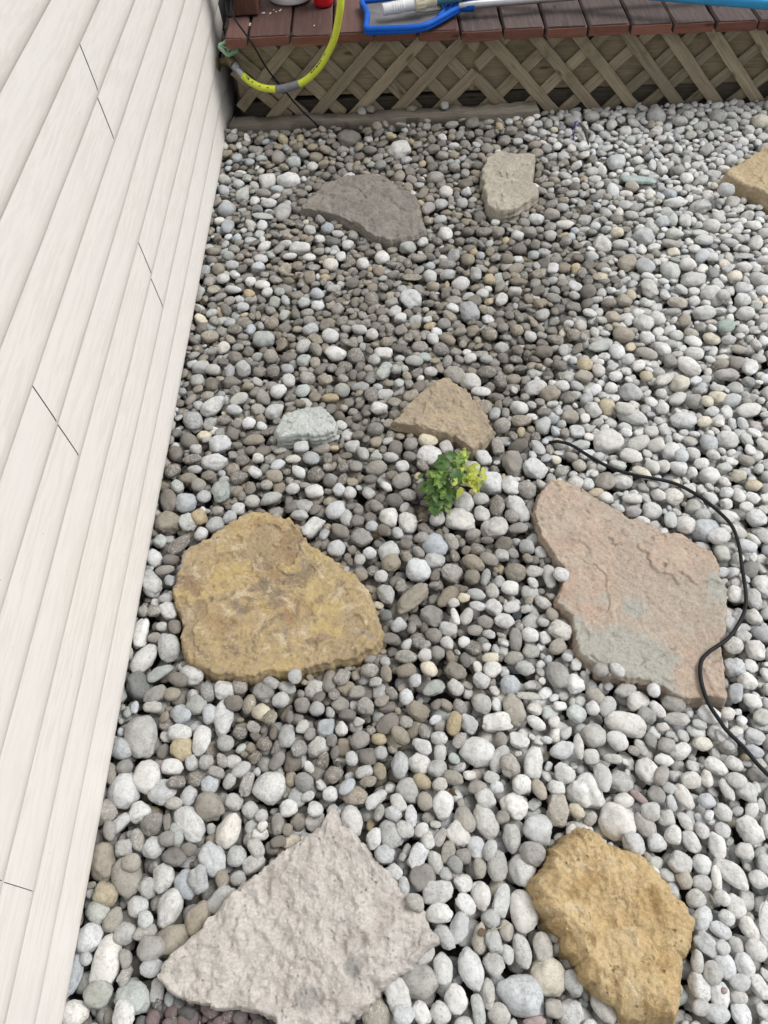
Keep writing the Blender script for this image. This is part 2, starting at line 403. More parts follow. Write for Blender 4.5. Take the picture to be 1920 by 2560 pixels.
# post
pm_ = MB(); pz = .347 + dz(-.47)
pm_.bar((-.474, 2.975, pz), (-.474, 2.975, 1.25), (1, 0, 0), .098, .098, .005, 24, .0005)
tag(pm_.build('wooden_post', mat_wood('red_post_wood', (.075, .034, .022), (.13, .062, .042), .65, (.05, .025, .02)), None, smooth=35), 'square red-brown wooden post standing on the deck against the siding', 'post')

# ------------------------------------------------------------------ tap, hose, cables
brass = mat_plain('old_brass', (.19, .15, .09), .5, .55, .3, 90)
steel = mat_plain('hose_steel', (.34, .36, .38), .35, .8, .15, 90)
black = mat_plain('black_rubber', (.008, .008, .010), .6, 0, .2, 60, 0, .18)
tp = aty(575, 150, 2.84); fl = aty(551, 156, 2.86)
tap = thing('garden_tap', 'old brass garden tap with a worn green handle at the siding edge', 'tap', fl)
m = MB(); m.lathe(fl - np.array([.012, 0, .004]), [(.022, 0), (.024, .003), (.024, .007), (.013, .010)], 24, (1, 0, .02))
m.build('wall_flange', brass, tap, smooth=40)
out = aty(587, 165, 2.80)
m = MB()
m.tube(spline([fl, fl * .5 + tp * .5, tp], 6), [.0125] * 13, 16)
m.tube(spline([tp + (-.008, .004, .004), tp, out * .6 + tp * .4, out], 6), list(np.linspace(.0185, .0165, 19)), 16)
hb = aty(570, 131, 2.845)
m.tube([tp + (0, 0, -.012), tp + (0, 0, .012), hb + (0, 0, .002)], [.017, .0165, .011], 16)
m.build('body', brass, tap, smooth=50)
gh = MB(); hc = aty(571, 120, 2.84); axh = np.array([.25, -.55, .8]); axh /= np.linalg.norm(axh)
u = np.cross(axh, [0, 1, .3]); u /= np.linalg.norm(u); v = np.cross(axh, u)
ring = [hc + (.027 + .0035 * math.cos(4 * t)) * math.cos(t) * u + (.021 + .003 * math.cos(4 * t)) * math.sin(t) * v for t in np.linspace(0, 2 * math.pi, 33)]
gh.tube(ring, .0070, 10)
for t in (0, math.pi / 2, math.pi, 1.5 * math.pi):
    gh.tube([hc - axh * .002, hc + .027 * math.cos(t) * u + .021 * math.sin(t) * v], .0042, 8)
gh.lathe(hc - axh * .007, [(.008, 0), (.0085, .004), (.008, .010), (.004, .012)], 14, axh)
gt = NT('worn_green_paint'); gpp = gt.pos()
gmat_ = gt.out(gt.mix(gt.ramp(gt.noise(gpp, 110, 4), .44, .56), (.17, .42, .26), (.36, .42, .30)), .5)
gh.build('handle', gmat_, tap, smooth=60)
m = MB(); m.tube([hb, hc], .0055, 10); m.build('valve_stem', brass, tap, smooth=40)

hp = [(587, 164, 2.80), (597, 176, 2.788), (609, 190, 2.775), (628, 206, 2.76), (655, 219, 2.745), (690, 223, 2.735), (722, 218, 2.73), (760, 204, 2.725), (795, 172, 2.722), (818, 136, 2.72), (836, 95, 2.715), (846, 48, 2.71), (852, 0, 2.71)]
HP = [aty(*q) for q in hp]
HP += [HP[-1] + (.004, .03, .08), HP[-1] + (.004, .14, .13), HP[-1] + (-.01, .28, .06), HP[-1] + (-.03, .42, -.07), HP[-1] + (-.05, .55, -.118), HP[-1] + (-.1, .9, -.118)]
HS = spline(HP, 10)
ys = NT('yellow_hose'); yp = ys.attr('gco')
ymat = ys.out(ys.mix(ys.ramp(ys.noise(ys.scaled(yp, (30, 200, 200)), 1, 5, .7), .55, .75, 0, .6), (.54, .60, .04), (.20, .20, .06)), .5, 0, ys.bump(ys.noise(yp, 500, 2), .2, .0006))
hose = thing('garden_hose', 'bright yellow garden hose with a grey repair sleeve, curving up from the tap', 'hose', HP[0])
m = MB(); m.tube(HS[18:], .0118, 18); m.build('hose_tube', ymat, hose, smooth=60)
m = MB(); m.tube(HS[0:20], [.0150 if i % 3 else .0168 for i in range(8)] + [.0132] * 12, 18); m.build('coupling', steel, hose, smooth=35)
sl = mat_plain('grey_sleeve', (.15, .155, .17), .5, 0, .15, 50)
i0 = 50; m = MB(); m.tube(HS[i0:i0 + 18], [.0124] + [.0134] * 16 + [.0124], 20); m.build('repair_sleeve', sl, hose, smooth=50)
# small worn black print along the hose (unreadable dashes)
pk = MB(); T = np.gradient(HS, axis=0); T /= np.linalg.norm(T, axis=1)[:, None]
for (ia, ib, off, wd_) in ((24, 25.3, .3, .0028), (26, 28, .25, .0045), (31, 32.6, .2, .0028), (38, 39.5, .15, .0022), (44, 45.5, .2, .002), (76, 77.4, .5, .0035), (78, 79.2, .5, .003), (80, 82, .5, .0035), (82.6, 84, .5, .003), (84.6, 85.8, .5, .0025), (89, 90.2, .5, .002), (100, 101, .55, .002)):
    V = []
    for s_ in np.linspace(ia, ib, 5):
        i = int(s_); f = s_ - i; P = HS[i] * (1 - f) + HS[i + 1] * f; t_ = T[i]
        tc = CAM - P; tc -= t_ * tc.dot(t_); tc /= np.linalg.norm(tc); sd_ = np.cross(t_, tc)
        for q in (-1, 0, 1):
            an = -off * 1.4 + q * wd_ * .75 / .0118; V.append(P + (tc * math.cos(an) + sd_ * math.sin(an)) * .0121)
    pk.add(V, [(3 * i + j, 3 * i + j + 1, 3 * i + j + 4, 3 * i + j + 3) for i in range(4) for j in range(2)])
pk.build('printed_marks', mat_plain('black_print', (.03, .03, .015), .6), hose)

m = MB()
m.tube(spline([aty(576, 20, 2.80), aty(590, 52, 2.772), aty(628, 105, 2.765), aty(668, 172, 2.775), aty(716, 232, 2.79), aty(752, 274, 2.77), aty(788, 308, 2.72), atz(800, 322, -.01)], 8), .0031, 10)
tag(m.build('black_cable', black, None, smooth=60), 'thin black cable running diagonally down across the lattice to the gravel', 'cable')
m = MB()
for k in range(9):
    x = 562 + k * 2.1; r = random.uniform(-.006, .006)
    q = [aty(x + 1, -70, 2.93 + r), aty(x + random.uniform(-3, 2), -25, 2.92 + r), aty(x + random.uniform(-2, 2), 8, 2.90 + r), aty(566 + k * 1.3, 30, 2.88 + r), aty(571 + k * .7, 41 + (k % 3) * 1.5, 2.87 + r)]
    m.tube(spline(q, 8), .0046, 8)
m.tube(spline([aty(566, 30, 2.875), aty(563, 48, 2.87), aty(559, 62, 2.87), aty(558, 76, 2.88)], 8), .003, 8)
tag(m.build('cable_bundle', black, None, smooth=60), 'bundle of black cables hanging between the siding and the post', 'cable')

# ------------------------------------------------------------------ pool things lying on the deck
blue = mat_plain('blue_plastic', (.003, .085, .43), .55, 0, .12, 30, 0, .2)
alu = mat_plain('brushed_aluminium', (.60, .61, .62), .32, .9, .05, 40)
zn = .362
net = thing('pool_skimmer_net', 'blue framed flat pool net with grey mesh lying on the deck edge', 'pool net', atz(1040, 40, zn))
q4 = lambda x, y: (880 + x * .2532, y * .2532)
axA = atz(1152, 14, zn); axB = atz(1300, 1.5, zn); ad = (axB - axA)[:2]; ad /= np.linalg.norm(ad)
half = [atz(*q4(x, y), zn - .004 * (y > 200)) for x, y in ((1078, 62), (985, 110), (900, 160), (800, 215), (700, 255), (560, 274), (420, 280), (280, 285), (165, 290), (140, 280), (140, 250), (148, 190), (152, 140))]
def mirror(p):
    r = p[:2] - axA[:2]; r = 2 * ad * r.dot(ad) - r; return np.array([axA[0] + r[0], axA[1] + r[1], p[2]])
rim = [p for p in half] + [mirror(p) for p in half[::-1]][0:]
RS = spline(rim, 5)
m = MB()
for dz_, rr in ((0, .0098), (-.009, .0088)): m.tube(RS + np.array([0, 0, dz_]), rr, 10)
inn = [atz(*q4(x, y), zn) for x, y in ((1078, 45), (1000, 55), (930, 40), (910, 60), (915, 95), (880, 140), (850, 175))]
m.tube(spline(inn, 5), .0075, 10); m.tube(spline([mirror(p) for p in inn], 5), .0075, 10)
m.lathe(atz(*q4(1000, 68), zn), [(.012, 0), (.016, .01), (.0185, .045), (.0185, .07)], 18, (ad[0], ad[1], 0))
m.build('frame', blue, net, smooth=60)
c0 = RS.mean(0); ctr = np.vstack([RS]); V = [c0 + (0, 0, -.012)] + [p + (0, 0, -.006) for p in RS]
nm = NT('grey_mesh'); np_ = nm.pos()
wv = nm.n('TexWave', Scale=330.); nm.l(np_, wv.inputs['Vector'])
nmat = nm.out(nm.mix(nm.ramp(nm.noise(np_, 14, 4), .35, .7), (.105, .105, .112), (.165, .162, .165)), .85, 0, nm.bump(wv.outputs['Fac'], .25, .0008))
m = MB(); m.add(V, [(0, i + 1, i + 2) for i in range(len(RS) - 1)]); m.build('net_mesh', nmat, net)
pa = atz(1146, 14.2, zn + .004); pb = pa + np.array([ad[0], ad[1], 0]) * 1.7
m = MB(); m.tube([pa, pa * .5 + pb * .5, pb], .0135, 18); po = m.build('pole', alu, net, smooth=60)
m = MB(); rv = aty(1164.5, 16.5, (pa + .04 * np.array([ad[0], ad[1], 0]))[1] - .0125); m.lathe(rv + (0, .003, -.002), [(.0035, 0), (.003, .003), (.0012, .004)], 12, (0, -.8, .6)); m.build('rivet', alu, po)

zc_ = zn + .024
ca = atz(956, 25, zc_); cb = atz(1037, 9.5, zc_ + .004); cdv = cb - ca; Lc = np.linalg.norm(cdv); cdv /= Lc
cuff = thing('vacuum_hose_end', 'white ribbed hose cuff with a cream fitting lying on the pool net', 'hose cuff', ca)
pr = [(.001, 0), (.017, .001), (.0185, .006), (.0180, .012), (.0180, .03)]
for k in range(5): pr += [(.0180, .034 + k * .008), (.0192, .036 + k * .008), (.0192, .039 + k * .008), (.0180, .041 + k * .008)]
pr += [(.0182, .08), (.0188, Lc), (.012, Lc + .001)]
m = MB(); m.lathe(ca, pr, 28, cdv); m.build('cuff', mat_plain('white_plastic', (.58, .59, .60), .55, 0, .05), cuff, smooth=40)
m = MB(); m.lathe(cb, [(.015, -.002), (.0245, 0), (.025, .004), (.0245, .03), (.024, .034), (.020, .035), (.0195, .062), (.021, .064), (.021, .072), (.014, .073)], 28, cdv)
for k in range(28):
    a = 2 * math.pi * k / 28; r1 = np.cross(cdv, [0, 0, 1]); r1 /= np.linalg.norm(r1); r2 = np.cross(cdv, r1)
    if k % 2: m.tube([cb + cdv * .004 + .0245 * (math.cos(a) * r1 + math.sin(a) * r2), cb + cdv * .03 + .0245 * (math.cos(a) * r1 + math.sin(a) * r2)], .0016, 6)
m.build('fitting', mat_plain('cream_plastic', (.55, .50, .36), .45, 0, .06), cuff, smooth=40)
m = MB(); ce = cb + cdv * .072
m.tube(spline([ce, ce + cdv * .08, ce + cdv * .16 + (.03, .05, 0), ce + (.2, .28, .0), ce + (.22, .6, -.005)], 10), [.0165 if i % 2 else .0185 for i in range(41)], 18)
m.build('hose', mat_plain('teal_hose', (.05, .16, .2), .45), cuff, smooth=60)

m = MB(); pa = atz(1750, -4, zn + .018); pb = atz(1920, 10, zn + .014); dv = (pb - pa) / np.linalg.norm(pb - pa)
sky_ = MB(); sky_.tube([pa - dv * .9, pa, pb, pb + dv * .5], .0165, 20)
tag(sky_.build('blue_pole', mat_plain('bright_blue_pole', (.02, .26, .52), .25, .2, .06, 30), None, smooth=60), 'bright blue pole lying across the deck at the top right corner', 'pole')

jb = atz(724, 10, .352); jb[1] += .082
m = MB(); m.lathe((jb[0], jb[1], .3465 + dz(jb[0])), [(.07, 0), (.078, .003), (.0815, .009), (.0835, .03), (.085, .12), (.086, .2), (.080, .23), (.05, .26), (.03, .275), (.03, .30)], 48)
tag(m.build('white_jug', mat_plain('white_jug_plastic', (.78, .78, .78), .35, 0, .03), None, smooth=50), 'white plastic jug standing on the red deck behind the post', 'jug')
rb = atz(808, 12.5, .352); rb[1] += .036
m = MB(); m.lathe((rb[0], rb[1], .3465 + dz(rb[0])), [(.028, 0), (.033, .003), (.0345, .012), (.037, .05), (.040, .09), (.041, .15), (.02, .17), (.015, .19)], 40)
tag(m.build('red_bottle', mat_plain('red_plastic', (.50, .008, .015), .3, 0, .06), None, smooth=50), 'bright red plastic bottle standing on the deck next to the white jug', 'bottle')
chip = mat_plain('pale_flake', (.62, .58, .5), .8)
for (x, y) in ((656, 31), (660, 30), (674, 32), (676, 30), (684, 22), (690, 26.5), (699, 24), (702, 21), (785, 59), (624, 62), (625, 58)):
    p = atz(x, y, .347); m = MB(); r = random.uniform(.0022, .004)
    m.lathe((p[0], p[1], .3455 + dz(p[0])), [(r * .8, 0), (r, r * .4), (r * .5, r)], 7)
    tag(m.build('wood_flake', chip), 'tiny pale flake of debris lying on the red deck boards near the post', 'debris', 'pale flakes on the deck')

# ------------------------------------------------------------------ stepping slabs
SL = {}
def slab(key, pts, off, ztop, thick, mat, label, amp=.004, freq=9., edge=.010, N=320, RG=56, rough=0, flake=1., stain=None, center=None, bulge=.006, tilt=(0, 0)):
    P = [np.array(atz(off[0] + x * off[2], off[1] + y * off[2], ztop)[:2]) for x, y in pts]
    P = np.array(P); A = np.roll(P, -1, 0)
    if ((P[:, 0] * A[:, 1] - A[:, 0] * P[:, 1]).sum()) < 0: P = P[::-1]
    seg = np.linalg.norm(np.roll(P, -1, 0) - P, axis=1); cum = np.r_[0, np.cumsum(seg)]; t = np.linspace(0, cum[-1], N, endpoint=False)
    Q = np.vstack([P, P[:1]]); O = np.c_[np.interp(t, cum, Q[:, 0]), np.interp(t, cum, Q[:, 1])]
    for _ in range(2): O = .25 * np.roll(O, 1, 0) + .5 * O + .25 * np.roll(O, -1, 0)
    c = np.array(atz(off[0] + center[0] * off[2], off[1] + center[1] * off[2], ztop)[:2]) if center else P.mean(0)
    sd_ = abs(hash(key)) % 1 + ord(key[0]); d = O - c; L = np.linalg.norm(d, axis=1)[:, None]; dn = d / L
    O = O + dn * (.0062 * fbm(np.c_[O * 34, np.full(N, sd_)], 5, 2, .66)[:, None])
    V = []; GG = []; rr = 1 - (1 - np.linspace(0, 1, RG)) ** 1.35
    for r in rr:
        X = c + (O - c) * max(r, .004); q = np.c_[X, np.full(N, sd_ * 3.1)]
        z = ztop + amp * fbm(q * freq, 5, 4) + .0021 * fbm(q * 62, 4, 6, .6)
        if rough:
            rn = fbm(q * 34, 3, 8); r2_ = fbm(q * 17, 3, 33, .55); r3_ = fbm(q * 48, 3, 41, .55); z = z + rough * (1.1 * r2_ + .45 * (1 - 2 * np.abs(rn)) - .55 * np.clip(r3_ - .15, 0, 1) + .22 * fbm(q * 85, 3, 12))
        st = fbm(q * 5.5, 5, 21, .55); fk = np.clip((st - .22) / .05, 0, 1) * (flake > .5); z = z - flake * (.0045 * np.clip((st - .22) / .04, 0, 1) + .003 * np.clip((-.40 - st) / .04, 0, 1))      # flaked layers
        de = (1 - r) * L[:, 0]; z = z - np.clip(1 - de / edge, 0, 1) ** 2.2 * edge * .55
        z = z + (X[:, 0] - c[0]) * tilt[0] + (X[:, 1] - c[1]) * tilt[1]
        V.append(np.c_[X, z]); sm_ = 0 * z
        if stain:
            for (sx, sy, sr) in stain:
                sc_ = atz(sx, sy, ztop)[:2]; rr_ = sr * 1.6 / F; sm_ = np.maximum(sm_, np.clip((1 - np.linalg.norm(X - sc_, axis=1) / rr_ + .45 * fbm(q * 14, 4, 51)) * 3, 0, 1))
        GG.append(np.c_[fk, sm_, 0 * z])
    top = V[-1]; lz = 0
    NS = 16; lrng = np.random.default_rng(int(sd_)); stp = np.repeat(lrng.uniform(-1, 1, 8), 2)
    for k in range(1, NS):
        f = k / (NS - 1); zz = top[:, 2] - thick * f - .0012 * fbm(np.c_[O * 20, np.full(N, k * .7)], 3, 31)
        lay = fbm(np.c_[O * 13, np.full(N, (k // 2) * 3.3)], 4, 30)
        X = O + dn * (bulge * math.sin(f * 2.4) + .0012 * stp[k] * min(1, k / 3) + .0042 * lay * min(1, k / 2))[:, None]
        V.append(np.c_[X, zz]); GG.append(np.c_[.35 + 0 * zz, 0 * zz, 0 * zz])
    m = len(V); VV = np.vstack(V)
    Fc = [(i * N + k, i * N + (k + 1) % N, (i + 1) * N + (k + 1) % N, (i + 1) * N + k) for i in range(m - 1) for k in range(N)]
    Fc.append(tuple(range(N))[::-1])
    b = MB(); b.add(VV, Fc, np.vstack(GG)); o = b.build('stepping_stone', mat, None, smooth=180)
    tag(o, label, 'stepping stone', 'flat stepping stones set in the gravel')
    SL[key] = (O, ztop, c); return o
L1 = (261, 1086, 1 / 3.)
FULL = (0, 0, 1)
slab('f', [(1105, 575), (1200, 585), (1300, 612), (1390, 640), (1455, 690), (1485, 765), (1570, 835), (1660, 890), (1749, 960), (1839, 1030), (1949, 1130), (2009, 1250), (2049, 1340), (2071, 1430), (2059, 1530), (2009, 1600), (1859, 1655), (1659, 1722), (1400, 1765), (1170, 1797), (1000, 1803), (850, 1785), (700, 1735), (590, 1665), (578, 1560), (575, 1400), (545, 1270), (518, 1160), (535, 1050), (555, 950), (610, 870), (740, 790), (900, 700), (1000, 640)], L1, .022, .075,
     mat_slab('rusty_flagstone', (.345, .268, .155), [((.41, .315, .14), 10, .5, .10, .85), ((.185, .145, .105), 13, .53, .07, .8), ((.25, .23, .215), 15, .62, .03, .7), ((.47, .40, .28), 23, .54, .08, .75), ((.255, .155, .08), 8, .54, .10, .6), ((.20, .17, .155), 6, .6, .05, .6)], .8, 1., .25, .2), 'large rusty yellow slab with grey and brown stains, close to the siding', .0045, 7., .006, 420, 90)
slab('g', [(1374, 1194), (1335.5, 1255), (1338, 1300), (1355, 1344), (1383, 1383), (1410, 1416), (1416, 1438), (1394, 1480), (1399, 1499), (1433, 1532), (1438, 1560), (1455, 1627), (1482, 1652), (1532, 1688), (1610, 1696), (1654, 1710), (1682, 1732), (1730, 1741), (1776, 1748), (1818, 1743), (1810, 1660), (1807, 1605), (1815, 1521), (1818, 1471), (1799, 1427), (1790, 1394), (1782, 1372), (1721, 1341), (1627, 1311), (1566, 1283), (1499, 1244), (1410, 1200)], FULL, .020, .06,
     mat_slab('pink_flagstone', (.405, .338, .275), [((.42, .318, .25), 8, .45, .12, .75), ((.35, .34, .295), 5, .62, .05, .6), ((.46, .37, .28), 17, .54, .1, .6), ((.36, .35, .305), 11, .66, .05, .6), ((.31, .225, .18), 24, .58, .07, .55)], .85, 1.1, .15, .35, .005, (.345, .35, .315)), 'large pinkish tan slab with the black tube across its corner', .004, 7., .005, 420, 90, stain=[(1510, 1640, 130), (1600, 1690, 110), (1800, 1470, 50), (1590, 1520, 34)], center=(1600, 1470))
slab('h', [(825, 2026), (841, 2029), (863, 2077), (889, 2093), (932, 2156), (969, 2172), (1000, 2209), (1004, 2226), (1061, 2290), (1091, 2343), (1081, 2356), (1027, 2400), (974, 2446), (924, 2493), (881, 2533), (857, 2556), (820, 2592), (760, 2603), (700, 2585), (682, 2549), (656, 2527), (597, 2520), (491, 2506), (422, 2490), (393, 2443), (406, 2405), (470, 2347), (560, 2262), (650, 2172), (719, 2119), (757, 2093), (804, 2066)], FULL, .038, .075,
     mat_slab('rough_pale_flagstone', (.52, .49, .455), [((.44, .39, .36), 9, .53, .10, .7), ((.57, .55, .515), 15, .5, .1, .7), ((.27, .255, .24), 7, .64, .05, .6), ((.48, .395, .35), 8, .62, .1, .4)], .85, 1.5, .45, .12, .008, (.30, .29, .275)), 'rough pale pinkish white slab with a pitted top, lowest in the photo', .006, 8., .005, 480, 130, .0075, 0, stain=[(765, 2495, 40), (880, 2420, 22)])
slab('i', [(1453, 2072), (1484, 2075), (1539, 2118), (1607, 2140), (1650, 2186), (1693, 2235), (1724, 2272), (1741, 2302), (1730, 2352), (1718, 2407), (1711, 2499), (1699, 2538), (1656, 2550), (1576, 2545), (1520, 2490), (1462, 2430), (1422, 2372), (1396, 2318), (1358, 2262), (1345, 2216), (1367, 2173), (1398, 2124), (1422, 2093)], FULL, .047, .12,
     mat_slab('ochre_fieldstone', (.52, .385, .205), [((.58, .455, .265), 11, .5, .10, .8), ((.39, .265, .12), 12, .54, .07, .75), ((.62, .53, .37), 26, .57, .07, .75), ((.28, .185, .08), 34, .60, .05, .7)], .9, 1.3, .6, .15, .009), 'thick ochre yellow slab with a rounded rim, lower right', .007, 8., .032, 420, 110, .0055, 0, bulge=.014)
slab('e', [(1112, 949), (1163, 972), (1192, 1006), (1215, 1037), (1232, 1072), (1215, 1095), (1180, 1118), (1140, 1088), (1083, 1074), (1026, 1060), (980, 1050), (997, 1033), (1060, 974)], FULL, .026, .06,
     mat_slab('brown_flagstone', (.33, .275, .20), [((.43, .345, .215), 14, .52, .1, .8), ((.25, .215, .17), 12, .54, .1, .7), ((.48, .44, .37), 18, .66, .05, .6)], .7, 1.2), 'triangular brown and tan slab just behind the green weed', .004, 9., .005, 260, 56, tilt=(0, .03))
slab('d', [(711, 1037), (757, 1014), (802, 1012), (825, 1026), (837, 1055), (834, 1073), (779, 1086), (694, 1095), (684, 1072)], FULL, .022, .05,
     mat_slab('green_grey_flagstone', (.405, .43, .418), [((.42, .45, .42), 20, .5, .1, .7), ((.28, .30, .28), 16, .58, .1, .6)], .6, 1.4), 'small greenish grey slab between the siding and the brown triangular slab', .004, 14., .005, 220, 46)
slab('a', [(870, 436), (928, 434), (973, 450), (1013, 467), (1040, 490), (1053, 530), (1064, 575), (1013, 592), (973, 598), (924, 580), (884, 553), (852, 541), (830, 531), (785, 522), (754, 519), (772, 494), (812, 458)], FULL, .021, .06,
     mat_slab('dark_brown_flagstone', (.215, .200, .180), [((.165, .148, .134), 10, .5, .1, .7), ((.27, .245, .20), 12, .58, .1, .7), ((.30, .27, .22), 40, .62, .06, .6)], .8, 1.6, .3), 'dark grey-brown slab near the lattice, left of the pale upright slab', .004, 9., .006, 300, 60, .003)
slab('b', [(1249, 373), (1284, 379), (1339, 379), (1336, 408), (1330, 443), (1347, 471), (1342, 483), (1307, 510), (1267, 525), (1238, 520), (1216, 498), (1210, 460), (1206, 419), (1220, 390)], FULL, .034, .06,
     mat_slab('beige_flagstone', (.345, .318, .262), [((.41, .388, .335), 15, .5, .1, .7), ((.30, .275, .23), 13, .55, .1, .7), ((.25, .21, .15), 22, .64, .06, .5)], .6, 1.3), 'pale beige slab right of the dark brown slab, near the lattice', .003, 9., .007, 260, 50)
slab('c', [(1814, 421), (1851, 402), (1920, 359), (1985, 335), (2040, 395), (2010, 470), (1940, 490), (1886, 467), (1840, 452), (1826, 437)], FULL, .04, .07,
     mat_slab('tan_flagstone', (.425, .345, .225), [((.49, .41, .29), 12, .5, .12, .7), ((.34, .26, .15), 10, .57, .1, .5)], .5, 1.), 'tan yellow slab cut off by the right edge of the photo', .003, 7., .009, 260, 50)

